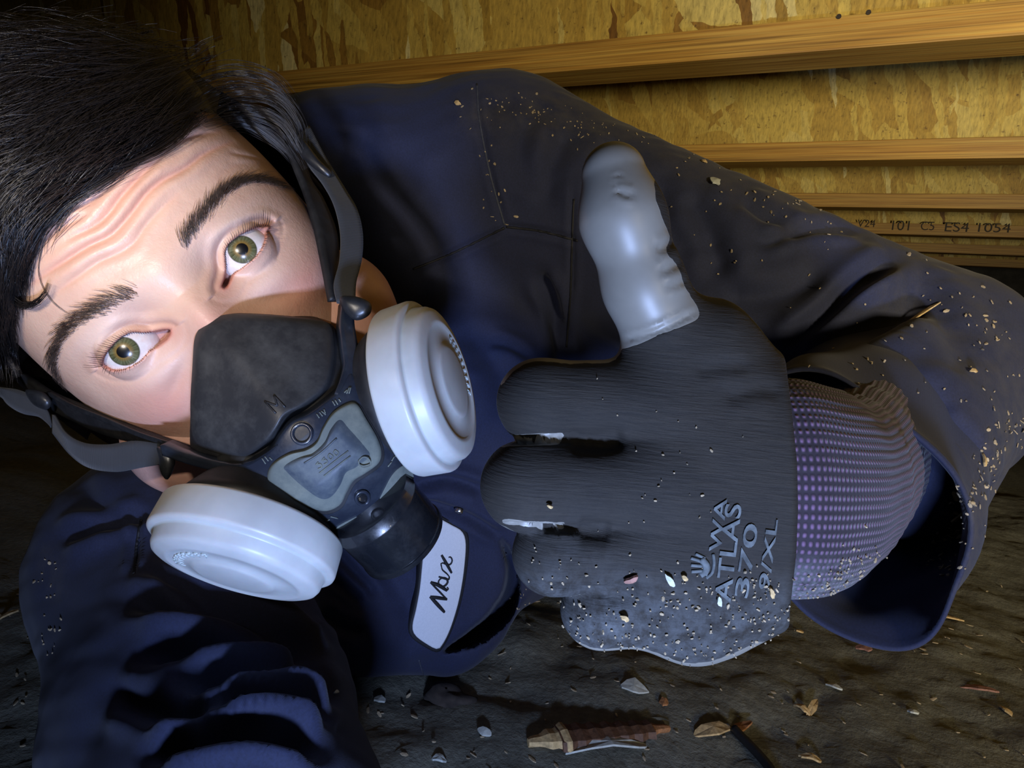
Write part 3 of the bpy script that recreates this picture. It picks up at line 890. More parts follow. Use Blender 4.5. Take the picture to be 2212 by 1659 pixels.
# brows
for side, pts in BROWS.items():
    c = spline(pts, 60); mb = MB()
    tg = nrm(np.gradient(c, axis=0)); nm = np.stack([tg[:, 1], -tg[:, 0]], 1)      # towards the forehead
    if side < 0: nm = -nm
    if (nm[30] @ np.array([-1.0, -1.0])) < 0: nm = -nm
    for i in range(720):
        t = RNG.beta(1.25, 1.15); k = int(t * 59)
        wid = (20 if side < 0 else 16) * (1 - 0.5 * t) * (0.55 + 0.45 * min(1, t / 0.2))
        q = c[k] + nm[k] * RNG.normal(0, 0.5) * wid
        up = 0.95 * (1 - t) ** 1.2 + 0.05
        dr = nrm(tg[k] * (0.55 + t * 0.6) + nm[k] * up * 0.8 + RNG.normal(0, 0.13, 2))
        L = RNG.uniform(20, 40) * (1 - 0.3 * t)
        pl = []
        for s in np.linspace(0, 1, 5):
            qq = q + dr * L * s + tg[k] * L * 0.25 * s * s
            p, n = on_head(qq[0], qq[1], 0.0003 + 0.0011 * math.sin(min(1, s * 1.2) * 2.4))
            if p is None: break
            pl.append(p)
        if len(pl) == 5:
            V, Fc = tube(pl, 0.00007 * np.array([0.9, 1, 0.9, 0.7, 0.3]), 3, False); mb.add(V, Fc)
    mb.build('eyebrow', MAT['brow'], person)

tick('respirator')
# ------------------------------------------------------------------ respirator
resp = thing('respirator', h2w([0, 30, -75]), 'dark half-face respirator with two round white filters covering nose and mouth', 'respirator')
def ymask(x, z):
    mid = np.interp(-np.asarray(z, float), [-20, -10, 8, 25, 45, 62, 78, 95, 115, 140], [6, 10, 20, 35, 50, 60, 65, 62, 50, 30])
    return mid - 0.0135 * np.asarray(x, float) ** 2
def hm(px, py, off=0.0):
    return on_surf(px, py, lambda x, z: ymask(x, z) + off, 50)
def hdir(v): return nrm(np.asarray(v, float)) @ HR.T @ M.T
YH = hdir([0, 1, 0])
def patch(name, outline, centre, mat, parent, off=0.0, thick=4.0, prof=None, extra=None, n=150, smooth_out=True):
    """solid slab that follows the mask surface, outlined in picture pixels; prof(t) and extra(px,py,t) add mm of height"""
    o = spline(np.array(outline, float), n, True) if smooth_out else np.array(outline, float)
    n = len(o); c = np.array(centre, float)
    ts = np.r_[np.linspace(0.06, 0.84, 12), 0.90, 0.94, 0.97, 0.99, 1.0]
    rows = []
    for t in ts:
        q = c + (o - c) * t
        h = off + (prof(t) if prof else 0) + (extra(q[:, 0], q[:, 1], t) if extra else 0)
        rows.append(hm(q[:, 0], q[:, 1], h))
    V = np.array(rows)
    back = V[-1:].copy(); back[..., 1] -= thick
    back2 = c * 0; 
    V = np.concatenate([V, back], 0)
    k = len(V); cen = V[0].mean(0)
    Vf = np.vstack([V.reshape(-1, 3), cen[None], (back[0].mean(0))[None]])
    Fc = grid_faces(n, k, True)
    ci = k * n
    for i in range(n):
        Fc.append([ci, (i + 1) % n, i]); Fc.append([ci + 1, (k - 1) * n + i, (k - 1) * n + (i + 1) % n])
    return link(name, h2w(Vf), Fc, mat, parent)
def rim(h, w=0.12):
    return lambda t: -h * np.clip((t - (1 - w)) / w, 0, 1) ** 2.2

SEAL = [(432, 735), (462, 698), (520, 686), (620, 690), (715, 700), (746, 770), (790, 850), (862, 950), (872, 1030), (800, 1110), (705, 1140), (620, 1070), (520, 1012), (425, 982), (410, 940), (418, 860), (422, 790)]
patch('face_seal', SEAL, (600, 880), MAT['seal'], resp, -5, 26, rim(4, 0.06))
CUP = [(419, 740), (429, 712), (446, 693), (470, 683), (510, 679), (600, 683), (690, 693), (716, 706), (723, 760), (716, 815), (696, 848), (655, 878), (618, 899), (596, 932), (570, 962), (520, 988), (448, 972), (417, 945), (411, 880), (415, 800)]
def cup_extra(px, py, t):
    px = np.atleast_1d(np.asarray(px, float)); py = np.atleast_1d(np.asarray(py, float))
    d, s, _ = seg_dist(np.stack([px, py], 1), np.array([(455, 700), (520, 780), (585, 868), (612, 915)], float))
    w = 30 + 34 * s ** 2
    r = 3.6 * np.exp(-(d / w) ** 2) * (0.5 + 0.5 * s) + 1.2 * np.exp(-((s - 0.92) / 0.18) ** 2) * np.exp(-(d / 70) ** 2)
    return r if len(r) > 1 else float(r[0])
cup = patch('nose_cup', CUP, (565, 838), MAT['cup'], resp, -1.0, 8, rim(2.6, 0.10), cup_extra)
def stroke_on(parent, name, strokes, off, mat, w, extra=None):
    mb = MB()
    for st in strokes:
        q = spline(np.array(st, float), max(6, 4 * len(st))) if len(st) > 2 else np.linspace(st[0], st[1], 5)
        pts = [h2w(hm(a, b, off + (extra(a, b, 0) if extra else 0))) for a, b in q]
        mb.add(*tube(pts, w * 0.001, 6))
    return mb.build(name, mat, parent)
stroke_on(cup, 'size_letter', [[(572, 867), (596, 893)], [(572, 867), (599, 877)], [(599, 877), (592, 854)], [(592, 854), (616, 880)]], -0.9, MAT['seal'], 0.45, cup_extra)

FRAME = [(664, 893), (700, 868), (735, 838), (757, 800), (776, 830), (800, 880), (833, 918), (868, 952), (898, 985), (888, 1012), (868, 1050), (830, 1085), (780, 1128), (722, 1166), (690, 1160), (655, 1122), (610, 1078), (560, 1038), (518, 1006), (560, 988), (588, 966), (605, 938), (628, 910)]
fr_o = patch('frame', FRAME, (722, 1000), MAT['frame'], resp, 2.2, 7, rim(1.6, 0.05))
def hm_line(pts, off): return [h2w(hm(a, b, off)) for a, b in spline(np.array(pts, float), 40)]
for A, B in (([(743, 640), (738, 690), (741, 740), (745, 780), (738, 815), (724, 850)], [(764, 645), (766, 700), (776, 760), (786, 810), (794, 850), (806, 890)]),
             ([(345, 962), (400, 984), (470, 1001), (525, 1004), (570, 982), (600, 960)], [(350, 984), (400, 1001), (470, 1021), (545, 1048), (600, 1075), (640, 1105)])):
    V, Fc, uv = ribbon(hm_line(A, 2.4), hm_line(B, 2.0), 0.006)
    link('frame_arm', V, Fc, MAT['frame'], resp, True)
COVER = [(752, 872), (772, 873), (792, 905), (815, 945), (824, 975), (818, 1000), (790, 1022), (765, 1038), (750, 1062), (735, 1090), (705, 1104), (670, 1097), (630, 1076), (592, 1050), (578, 1032), (588, 1004), (622, 982), (660, 972), (684, 955), (698, 925), (720, 892)]
gapo = [(c[0] + (c[0] - 705) * 0.028 + 3, c[1] + (c[1] - 988) * 0.028 + 4) for c in COVER]
patch('cover_groove', gapo, (708, 992), MAT['seal'], resp, 2.6, 3)
cov = patch('valve_cover', COVER, (705, 988), MAT['dusty'], resp, 4.6, 4, rim(1.2, 0.06))
INNER = [(735, 905), (755, 925), (790, 965), (800, 985), (770, 1010), (748, 1022), (735, 1050), (715, 1075), (690, 1078), (650, 1050), (620, 1022), (612, 1008), (640, 990), (672, 980), (700, 955), (715, 925)]
pil = patch('raised_panel', INNER, (706, 990), MAT['cover'], cov, 6.4, 3, lambda t: -2.0 * np.clip((t - .7) / .3, 0, 1) ** 1.5)
stroke_on(cov, 'embossed_marking', [[(657, 1001), (692, 979), (727, 947)]], 6.6, MAT['cover'], 0.35)
stroke_on(cov, 'embossed_marking', [[(688, 998), (683, 1004), (692, 1002), (695, 1009), (687, 1013)], [(701, 988), (696, 995), (704, 993), (707, 999), (700, 1003)], [(712, 980), (709, 987), (715, 993), (719, 986), (712, 980)], [(724, 972), (721, 979), (727, 985), (731, 978), (724, 972)],
                                    [(690, 1022), (752, 974)], [(700, 1028), (757, 985)], [(775, 995), (785, 987), (797, 992), (800, 1005), (785, 1010), (776, 1004), (775, 995)]], 6.5, MAT['dusty'], 0.30)
for (cx, cy), r in (((652, 937), 21), ((783, 1076), 14)):
    a = np.linspace(0, 2 * np.pi, 33)[:-1]
    ring = [h2w(hm(cx + r * math.cos(t), cy + r * math.sin(t), 2.9)) for t in a]
    V, Fc = tube(ring + [ring[0]], 0.00075, 8, False)
    link('hole_rim', V, Fc, MAT['frame'], fr_o)
    patch('hole', [(cx + r * math.cos(t), cy + r * math.sin(t)) for t in a[::2]], (cx, cy), MAT['glossy'] if r < 20 else MAT['cup'], fr_o, 2.4, 0.6, n=24)
tag(stroke_on(fr_o, 'moulded_lettering', [[(684, 894), (690, 903)], [(690, 890), (697, 899)], [(694, 888), (704, 896)], [(700, 884), (703, 893)], [(718, 866), (724, 876)], [(724, 864), (730, 874)], [(732, 862), (736, 868)], [(744, 848), (750, 842)], [(749, 850), (755, 836)], [(754, 850), (758, 836)],
                                      [(566, 990), (574, 1002)], [(572, 986), (580, 996)], [(582, 988), (588, 994)], [(838, 1008), (846, 998)], [(846, 996), (852, 986)], [(854, 986), (860, 978)], [(714, 1116), (730, 1120)], [(706, 1126), (712, 1122)]], 2.5, MAT['dusty'], 0.28), kind='stuff')

def lathe(prof, c, ax, n=72, ref=(0.2, 0.3, 1)):
    """prof [(s along axis, r)] in mm, c and ax in head coords"""
    ax = nrm(ax); u = nrm(np.cross(ax, ref)); v = np.cross(ax, u)
    a = np.linspace(0, 2 * np.pi, n, endpoint=False)
    V = []
    for s, r in prof:
        V.append(np.asarray(c) + ax * s + max(r, 1e-3) * (np.cos(a)[:, None] * u + np.sin(a)[:, None] * v))
    k = len(prof)
    Fc = grid_faces(n, k, True); Fc.append(list(range(n))[::-1]); Fc.append([(k - 1) * n + i for i in range(n)])
    return h2w(np.vstack(V)), Fc
def at_y(px, py, y):
    d = hray(px, py); return CAMHD + d * ((y - CAMHD[1]) / d[1])
for sgn, cpx, cy_, ax, lab in ((1, (918, 838), 44, (0.788, 0.544, -0.288), 'white filter turned towards the thumbs-up hand'), (-1, (532, 1178), 44, (-0.795, 0.544, -0.268), 'white filter above the lower sleeve')):
    c = at_y(*cpx, cy_) ; axn = nrm(ax)
    print('FILTER', sgn, c.round(1), 'cam depth', w2c(h2w(c))[2])
    b = c - axn * 9
    V, Fc = lathe([(-26, 20), (-25, 23), (-14, 26), (-6, 31), (0, 34), (0.5, 30)], b, axn)
    cart = link('cartridge', V, Fc, MAT['seal'], resp)
    V, Fc = lathe([(-22, 22), (-21.5, 25.5), (-19, 26.4), (-16, 26.6), (-15.5, 25)], b, axn)
    link('gasket', V, Fc, MAT['dusty'] if sgn > 0 else MAT['seal'], cart)
    V, Fc = lathe([(-0.5, 30), (-0.4, 36.2), (0.2, 37.2), (1.2, 37.6), (12.0, 38.2), (13.2, 37.9), (13.8, 37.0), (14.0, 35.6), (14.2, 34.8), (15.0, 34.5), (18.6, 34.0), (20.2, 33.0), (21.0, 31.2), (21.8, 27.5), (22.1, 26.2), (21.5, 25.4), (22.2, 17), (22.9, 16.2), (23.4, 14), (23.6, 0)], b, axn, 96)
    f = link('filter', V, Fc, MAT['white'], resp)
    tag(f, lab)
    u = nrm(np.cross(axn, (0.2, 0.3, 1))); v = np.cross(axn, u)
    mb = MB()
    for k in range(9):
        a = 0.3 + k * 0.16 + (3.3 if sgn < 0 else 5.6)
        p = b + axn * 21.9 + 21.5 * (math.cos(a) * u + math.sin(a) * v); rd = math.cos(a) * u + math.sin(a) * v; tg_ = -math.sin(a) * u + math.cos(a) * v
        for st in ([p - rd * 2, p + rd * 2], [p + rd * 2, p + rd * 1.6 + tg_ * 2], [p + rd * 0.2, p + tg_ * 1.5]):
            mb.add(*tube(h2w(np.array([st[0], (st[0] + st[1]) / 2, st[1]])), 0.0003, 5))
    mb.build('embossed_marking', MAT['white'], f)

# outlet under the valve
c = at_y(806, 1096, 50); c2 = at_y(872, 1168, 47); axo = nrm(c2 - c)
Lo = np.linalg.norm(c2 - c)
print('OUTLET len', Lo)
V, Fc = lathe([(-6, 18), (-5, 20), (0, 20.4), (0.3, 20.6), (0.9, 20.6), (1.2, 20.2), (Lo - 2.6, 19.9), (Lo - 2.4, 20.4), (Lo - 0.5, 20.5), (Lo - 0.1, 20.3), (Lo, 20.0), (Lo, 18.2), (Lo - 0.3, 17.8), (Lo - 9, 17)], c, axo, 72)
link('outlet', V, Fc, MAT['glossy'], resp).data.set_sharp_from_angle(angle=0.6)
for pl, cc in (([(872, 1006), (884, 1012), (893, 1036), (858, 1062), (818, 1090), (835, 1050), (852, 1022)], (858, 1046)), ([(708, 1162), (728, 1140), (760, 1122), (800, 1106), (772, 1142), (746, 1170), (728, 1168)], (748, 1144))):
    patch('collar_lip', pl, cc, MAT['dusty'], resp, 2.8, 4)

# head straps and harness
def band(name, A, B, mat, th, parent=resp):
    V, Fc, uv = ribbon([P(*a) for a in A], [P(*b) for b in B], th)
    return link(name, V, Fc, mat, parent, True, uv)
band('harness', [(622, 300, .372), (638, 345, .366), (660, 405, .358), (683, 480, .345), (702, 560, .332), (718, 645, .318)], [(655, 330, .385), (672, 385, .375), (700, 430, .366), (728, 500, .356), (734, 570, .345), (738, 645, .326)], MAT['seal'], 0.003)
band('strap', [(640, 295, .372), (665, 350, .364), (700, 395, .356), (724, 440, .348), (737, 500, .34), (735, 560, .33), (722, 610, .32), (728, 650, .312)], [(668, 270, .38), (705, 340, .372), (745, 405, .364), (772, 452, .356), (784, 505, .348), (782, 560, .338), (770, 610, .326), (768, 655, .314)], MAT['strap'], 0.0016)
band('strap', [(342, 958, .305), (290, 952, .308), (230, 960, .312), (175, 955, .318), (135, 932, .324), (112, 895, .332)], [(346, 1002, .303), (300, 1010, .305), (245, 1019, .308), (190, 1010, .313), (150, 982, .32), (112, 935, .33)], MAT['strap'], 0.0016)
band('strap', [(0, 836, .345), (40, 842, .343), (75, 858, .34), (100, 885, .337), (112, 916, .334)], [(0, 850, .342), (15, 873, .34), (45, 892, .338), (82, 900, .336), (108, 920, .333)], MAT['strap'], 0.0016)
band('harness', [(40, 806, .352), (75, 832, .346), (115, 857, .340), (200, 892, .326), (300, 935, .312), (400, 968, .296)], [(62, 850, .35), (110, 885, .346), (160, 912, .340), (225, 940, .330), (305, 960, .316), (402, 990, .298)], MAT['seal'], 0.003)
band('harness_edge', [(100, 846, .338), (150, 872, .330), (220, 900, .320), (300, 934, .309), (400, 966, .294)], [(104, 855, .338), (150, 881, .330), (220, 910, .320), (300, 944, .309), (400, 974, .294)], MAT['plastic'], 0.002)
for pl, dd in (([(652, 300), (690, 345), (716, 372), (708, 384), (676, 362), (645, 330)], .362), ([(735, 642), (768, 640), (800, 655), (798, 680), (768, 692), (742, 670)], .300), ([(340, 965), (372, 978), (378, 1005), (362, 1036), (347, 1020), (343, 990)], .298), ([(55, 842), (92, 846), (112, 868), (100, 885), (70, 872)], .336)):
    o = spline(np.array(pl, float), 40, True); c = o.mean(0)
    rows = [np.array([P(*(c + (o - c) * t), dd - 0.002 * (1 - t ** 4)) for _ in (0,) for o in [o_]][0]) if False else np.array([P(*(c + (oo - c) * t), dd - 0.0025 * (1 - t ** 4)) for oo in o]) for t in (0.1, 0.5, 0.8, 0.93, 1.0)]
    vd = nrm(P(c[0], c[1], 1) - CAM)
    rows.append(rows[-1] + vd * 0.005)
    V = np.vstack(rows); Fc = grid_faces(40, 6, True); Fc.append(list(range(40))[::-1]); Fc.append([200 + i for i in range(40)])
    link('buckle', V, Fc, MAT['plastic'], resp)

tick('work shirt')
# ------------------------------------------------------------------ work shirt
SH = dict(lsh=P(1085, 388, .55), lel=P(1985, 812, .465), lmid=P(1905, 945, .395), lcuff=P(1792, 1090, .300),
          rsh=P(370, 1225, .475), rar=P(445, 1560, .37), rel=P(540, 1900, .27))
CH_AX = np.array([c2w([1, 0, 0]) - CAM, c2w([0, 1, 0]) - CAM, c2w([0, 0, 1]) - CAM])
def shirt_sdf(p):
    d = sd_ell(p, P(880, 850, .625), CH_AX, (0.20, 0.20, 0.105))
    d = smin(d, sd_cone(p, P(930, 900, .64), P(1560, 970, 1.0), 0.165, 0.14), 0.06)
    d = smin(d, sd_cone(p, P(1560, 965, 1.0), P(1700, 880, 1.45), 0.125, 0.095), 0.06)
    d = smin(d, sd_cone(p, P(740, 415, .57), SH['lsh'], 0.080, 0.070), 0.05)
    d = smin(d, sd_cone(p, SH['lsh'], SH['lel'], 0.073, 0.070), 0.035)
    d = smin(d, sd_cone(p, SH['lel'], SH['lmid'], 0.068, 0.058), 0.022)
    d = smin(d, sd_cone(p, P(560, 1080, .55), SH['rsh'], 0.085, 0.077), 0.05)
    d = smin(d, sd_cone(p, SH['rsh'], SH['rar'], 0.076, 0.072), 0.03)
    d = smin(d, sd_cone(p, SH['rar'], SH['rel'], 0.071, 0.060), 0.02)
    d = smin(d, sd_cone(p, P(820, 1300, .53), P(960, 1330, .55), 0.055, 0.045), 0.05)
    # neck opening
    nk = sd_cone(p, hw(0, -70, -70), P(560, 900, 0.46), 0.072, 0.070)
    d = -smin(-d, nk, 0.012)
    return d
pts_ = np.array([P(60, 1000, .46), P(880, 100, .55), P(2100, 640, .46), P(2240, 1000, .46), P(560, 1950, .25), P(1560, 1200, 1.1), P(1560, 700, 1.12), P(20, 1300, .46), P(1700, 880, 1.5), P(1750, 880, 1.5)])
SV, SQ = surfnets(shirt_sdf, pts_.min(0) - 0.075, pts_.max(0) + 0.075, 0.0088, 2)
print('shirt', len(SV))
# forearm sleeve: open double-walled tube
def loft(rings, n=96):
    """rings: list of (centre, axis_u*ru, axis_v*rv)"""
    a = np.linspace(0, 2 * np.pi, n, endpoint=False)
    V = np.array([c + np.cos(a)[:, None] * u + np.sin(a)[:, None] * v for c, u, v in rings])
    return V
RIM = dict(r=P(2032, 1085, .288), l=P(1600, 1100, .335), t=P(1738, 800, .312), b=P(1940, 1390, .296))
RC = (RIM['r'] + RIM['l'] + RIM['t'] + RIM['b']) / 4
RU = (RIM['r'] - RIM['l']) / 2; RV = (RIM['b'] - RIM['t']) / 2
fd = nrm(RC - SH['lmid'])
E0 = nrm(RU - fd * (RU @ fd)) * 0.057; E1 = nrm(RV - fd * (RV @ fd)) * 0.060
rings = []
path = spline([SH['lel'] * 0.45 + SH['lmid'] * 0.55, SH['lmid'], SH['lmid'] * 0.45 + RC * 0.55, RC], 60)
for i, c in enumerate(path):
    t = i / 59; w = t * t * (3 - 2 * t); fl = 1 + 0.05 * math.exp(-((t - 1) / 0.05) ** 2)
    rings.append((c, (E0 * (1 - w) + RU * w) * fl, (E1 * (1 - w) + RV * w) * fl))
outer = loft(rings)
AA = np.linspace(0, 2 * np.pi, 96, endpoint=False)
tt = np.linspace(0, 1, 60)[:, None]
wv = (0.0028 * np.sin(3 * AA + 7 * tt + 1) + 0.0018 * np.sin(5 * AA - 11 * tt)) * (0.4 + 0.6 * tt)
outer = outer + nrm(outer - path[:, None]) * wv[..., None]
inner = path[:, None] + (outer - path[:, None]) * (1 - 0.0022 / np.linalg.norm(outer - path[:, None], axis=-1, keepdims=True))
lip = outer[-1] * 0.5 + inner[-1] * 0.5 + fd * 0.0012
V = np.concatenate([outer, lip[None], inner[::-1]], 0).reshape(-1, 3)
LQ = np.array(grid_faces(96, 121, True))
SN = vnormals(SV, SQ)
dot = ((SV - SV.mean(0)) * SN).sum(1).mean()
if dot < 0: SN = -SN; SQ = SQ[:, ::-1]
tick('FOLDS = [')
FOLDS = [
    ([(885, 585), (980, 545), (1090, 492)], 2.2, 7, 0.5), ([(1090, 490), (1170, 500), (1255, 522)], 2.2, 7, 0.5),
    ([(1030, 170), (1036, 260), (1060, 380), (1092, 492)], 1.6, 6, 0.6), ([(1238, 380), (1236, 520), (1232, 640), (1225, 760)], 1.6, 6, 0.5),
    ([(1160, 590), (1192, 650), (1206, 720), (1222, 790)], 7, 14, 0.6), ([(1060, 735), (1100, 745), (1150, 775)], 3, 9, 0.6),
    ([(1140, 250), (1125, 330), (1150, 420)], 3, 22, 0.6), ([(1230, 280), (1190, 360), (1180, 450)], 4, 22, 0.6), ([(1330, 300), (1290, 380)], 3, 16, 0.5),
    ([(1480, 420), (1530, 500), (1560, 600)], 5, 26, 0.6), ([(1600, 430), (1660, 470), (1730, 500)], 4, 14, 0.6),
    ([(1640, 530), (1760, 495), (1870, 500)], 4, 12, 0.6), ([(1690, 745), (1770, 690), (1850, 620), (1930, 570)], 9, 20, 0.7), ([(1640, 800), (1760, 770), (1880, 700), (2010, 640)], 12, 30, 0.5),
    ([(1560, 640), (1680, 640), (1780, 600)], 4, 26, 0.5), ([(1420, 380), (1440, 480), (1500, 560)], 3, 24, 0.5),
    ([(1950, 620), (2040, 690), (2100, 800)], 3, 30, 0.5), ([(1850, 860), (1960, 850), (2060, 900)], 3, 20, 0.6), ([(1960, 930), (2040, 1000), (2080, 1100)], 2.5, 16, 0.6), ([(2020, 900), (2090, 960), (2130, 1040)], 2.5, 16, 0.6),
    ([(706, 1165), (760, 1230), (815, 1290)], 4, 10, 0.6), ([(715, 1245), (750, 1270), (785, 1297)], 5, 10, 0.7), ([(690, 1322), (735, 1345), (785, 1362)], 6, 12, 0.7), ([(820, 1210), (880, 1300), (910, 1390)], 3, 22, 0.5),
    ([(320, 1245), (457, 1308), (560, 1345), (640, 1390)], 6, 14, 0.7), ([(270, 1300), (457, 1335), (600, 1385), (690, 1455)], 9, 20, 0.7),
    ([(300, 1420), (470, 1400), (600, 1420), (700, 1490)], 8, 22, 0.6), ([(400, 1500), (560, 1468), (650, 1478), (730, 1520)], 9, 18, 0.8), ([(480, 1545), (600, 1535), (700, 1560)], 7, 12, 0.8),
    ([(330, 1640), (520, 1600), (690, 1625)], 9, 18, 0.8), ([(240, 1500), (340, 1540), (460, 1560)], 5, 24, 0.6),
    ([(305, 1120), (294, 1180), (290, 1245)], 3, 9, 0.6), ([(120, 1165), (230, 1132), (330, 1108)], 5, 14, 0.7), ([(150, 1010), (200, 1080), (260, 1110)], 4, 24, 0.5),
    ([(1085, 1160), (1114, 1225), (1106, 1290), (1074, 1340), (1010, 1384), (975, 1402)], 3, 18, 0.6),
    ([(885, 1052), (960, 1036), (1050, 1060)], 6, 11, 0.7), ([(905, 1082), (1000, 1112), (1085, 1160)], 5, 10, 0.6), ([(800, 1420), (900, 1440), (980, 1425)], 3, 26, 0.5),
    ([(700, 330), (820, 360), (900, 430)], 4, 40, 0.5), ([(920, 600), (900, 690), (960, 760)], 4, 30, 0.6), ([(1000, 700), (1080, 800), (1110, 900)], 4, 28, 0.6),
]
SV = fold(SV, SN, FOLDS)
SV += SN * (0.0010 * vnoise(SV[:, 0] + SV[:, 2], SV[:, 1] - SV[:, 2], 23) + 0.0004 * vnoise(SV[:, 0] - SV[:, 2], SV[:, 1] + SV[:, 2], 70))[:, None]
# open pleat beside the name patch: a deep narrow gap between two layers of cloth
ple = spline(np.array([(1082, 1162), (1106, 1222), (1103, 1285), (1074, 1336), (1018, 1380), (955, 1408)], float), 60)
spx = pix(SV); m = (np.abs(spx[:, 0] - 1030) < 150) & (np.abs(spx[:, 1] - 1290) < 180) & (w2c(SV)[:, 2] < 0.75) & ((SN * nrm(CAM - SV)).sum(1) > 0)
d_, t_, _ = seg_dist(spx[m], ple)
hwid = np.interp(t_, [0, .25, .5, .75, 1], [4, 13, 22, 18, 4])
pr = np.clip((hwid - d_) / 7.0 + 0.5, 0, 1); pr = pr * pr * (3 - 2 * pr) * np.clip(np.minimum(t_, 1 - t_) * 8, 0, 1)
SV[m] += nrm(SV[m] - CAM) * (0.060 * pr)[:, None]
LN = vnormals(V, LQ)
LV = fold(V, LN, [f for f in FOLDS if min(p[0] for p in f[0]) > 1800])
ALLV = np.vstack([SV, LV]); ALLQ = np.vstack([SQ, LQ + len(SV)])
shirt = link('work_shirt', ALLV, ALLQ, MAT['shirt'], person)
tag(shirt, 'navy blue work shirt dusted with sawdust')
pxs = pix(ALLV); dust = np.zeros(len(ALLV))
for line, w, a in (([(1040, 240), (1180, 240), (1330, 285)], 60, .75), ([(1310, 260), (1560, 370), (1800, 500)], 60, .4), ([(1950, 640), (2100, 720), (2180, 850)], 90, .6), ([(2190, 900), (2150, 1020), (2090, 1130), (2050, 1250)], 55, 1.0), ([(1120, 1320), (1160, 1270), (1190, 1230)], 60, .6), ([(1060, 1400), (1180, 1300)], 40, .4), ([(100, 1200), (120, 1280)], 40, .5)):
    d, _, _ = seg_dist(pxs, np.array(line, float)); dust = np.maximum(dust, 0.6 * a * np.exp(-(d / w) ** 2))
at = shirt.data.attributes.new('dust', 'FLOAT', 'POINT'); at.data.foreach_set('value', dust.astype(np.float32))
SHBVH = bvh_of(ALLV, ALLQ)

for line, m, r in (([(1030, 182), (1036, 260), (1060, 380), (1090, 486)], 'seam', 0.0007), ([(892, 582), (980, 546), (1090, 492)], 'black', 0.0009), ([(1094, 490), (1170, 500), (1248, 520)], 'black', 0.0009), ([(1240, 430), (1236, 520), (1232, 640), (1224, 750)], 'black', 0.0008), ([(306, 1122), (295, 1180), (290, 1240)], 'black', 0.0009), ([(905, 1426), (912, 1450), (918, 1474)], 'seam', 0.0006)):
    pl = [hit(SHBVH, a, b, 0.0001)[0] for a, b in spline(np.array(line, float), 50)]
    pl = np.array([p for p in pl if p is not None])
    if len(pl) > 6 and np.linalg.norm(np.diff(pl, axis=0), axis=1).max() < 0.03:
        V, Fc = tube(pl, r, 6); link('seam', V, Fc, MAT[m], shirt)
def fit_frame(bvh, pixels):
    pts = [p for p in (hit(bvh, *q)[0] for q in pixels) if p is not None]
    A = np.array(pts); c = A.mean(0); _, _, vt = np.linalg.svd(A - c)
    n = vt[2]; n = n if n @ (CAM - c) > 0 else -n
    return c, n
def on_plane(px, py, c, n, lift=0.0):
    d = P(px, py, 1.0) - CAM
    return CAM + d * (((c + n * lift - CAM) @ n) / (d @ n))
def slab(name, outline, c, n, lift, thick, mat, parent, bulge=0.0, ns=80, curve=None):
    o = spline(np.array(outline, float), ns, True) if curve is None else np.array(outline, float)
    ns = len(o); cc = o.mean(0); rows = []
    for t in (0.05, 0.35, 0.65, 0.88, 0.97, 1.0):
        rows.append(np.array([on_plane(*(cc + (q - cc) * t), c, n, lift + bulge * (1 - t ** 3)) for q in o]))
    rows.append(rows[-1] - n * thick)
    V = np.vstack(rows); k = len(rows); Fc = grid_faces(ns, k, True)
    Fc.append(list(range(ns))[::-1]); Fc.append([(k - 1) * ns + i for i in range(ns)])
    return link(name, V, Fc, mat, parent)
PATCH = [(928, 1112), (945, 1118), (975, 1134), (998, 1148), (1006, 1172), (1004, 1215), (998, 1262), (988, 1310), (972, 1360), (956, 1392), (944, 1402), (920, 1390), (897, 1372), (892, 1352), (900, 1315), (908, 1270), (914, 1210), (920, 1150)]
pc, pn = fit_frame(SHBVH, PATCH + [(950, 1250), (940, 1330), (965, 1180)])
lift0 = 0.006
big = [(950 + (a - 950) * 1.13, 1255 + (b - 1255) * 1.05) for a, b in PATCH]
np_o = slab('name_patch', big, pc, pn, lift0 - 0.0012, 0.009, MAT['black'], shirt, 0.001)
tag(np_o, 'white name patch with black border and script lettering')
slab('patch_face', PATCH, pc, pn, lift0 + 0.0006, 0.002, MAT['patch'], shirt, 0.001)
def z3(l): return [(700 + 0.3134 * a, 1000 + 0.3134 * b) for a, b in l]
def z8(l): return [(850 + 0.2411 * a, 1050 + 0.2411 * b) for a, b in l]
SCRIPT = [(z8([(456, 1130), (392, 1060), (328, 990)]), 2.4), (z8([(328, 992), (400, 1002), (478, 1015)]), 2.4), (z8([(478, 1015), (405, 940), (332, 866)]), 1.3), (z8([(332, 862), (405, 890), (478, 936)]), 2.5), (z8([(478, 936), (490, 922), (478, 905)]), 1.0),
          (z8([(412, 838), (402, 866), (425, 902), (462, 892), (486, 858), (470, 828), (436, 822), (412, 838)]), 1.5), (z8([(404, 812), (450, 826), (492, 836), (500, 812)]), 1.5), (z8([(500, 812), (478, 786), (440, 752), (430, 722)]), 1.0),
          (z8([(520, 778), (478, 702), (430, 618)]), 2.0), (z8([(430, 722), (426, 694), (446, 690), (474, 702), (508, 702), (526, 668), (512, 636), (494, 640)]), 1.2)]
mb = MB()
for st, w in SCRIPT:
    q = spline(np.array(st), 16)
    pl = np.array([on_plane(a, b, pc, pn, lift0 + 0.0017) for a, b in q])
    mb.add(*tube(pl, w * 0.00056 * (0.55 + 0.45 * np.sin(np.linspace(0.3, 2.8, 16))), 6))
mb.build('lettering', MAT['black'], shirt)
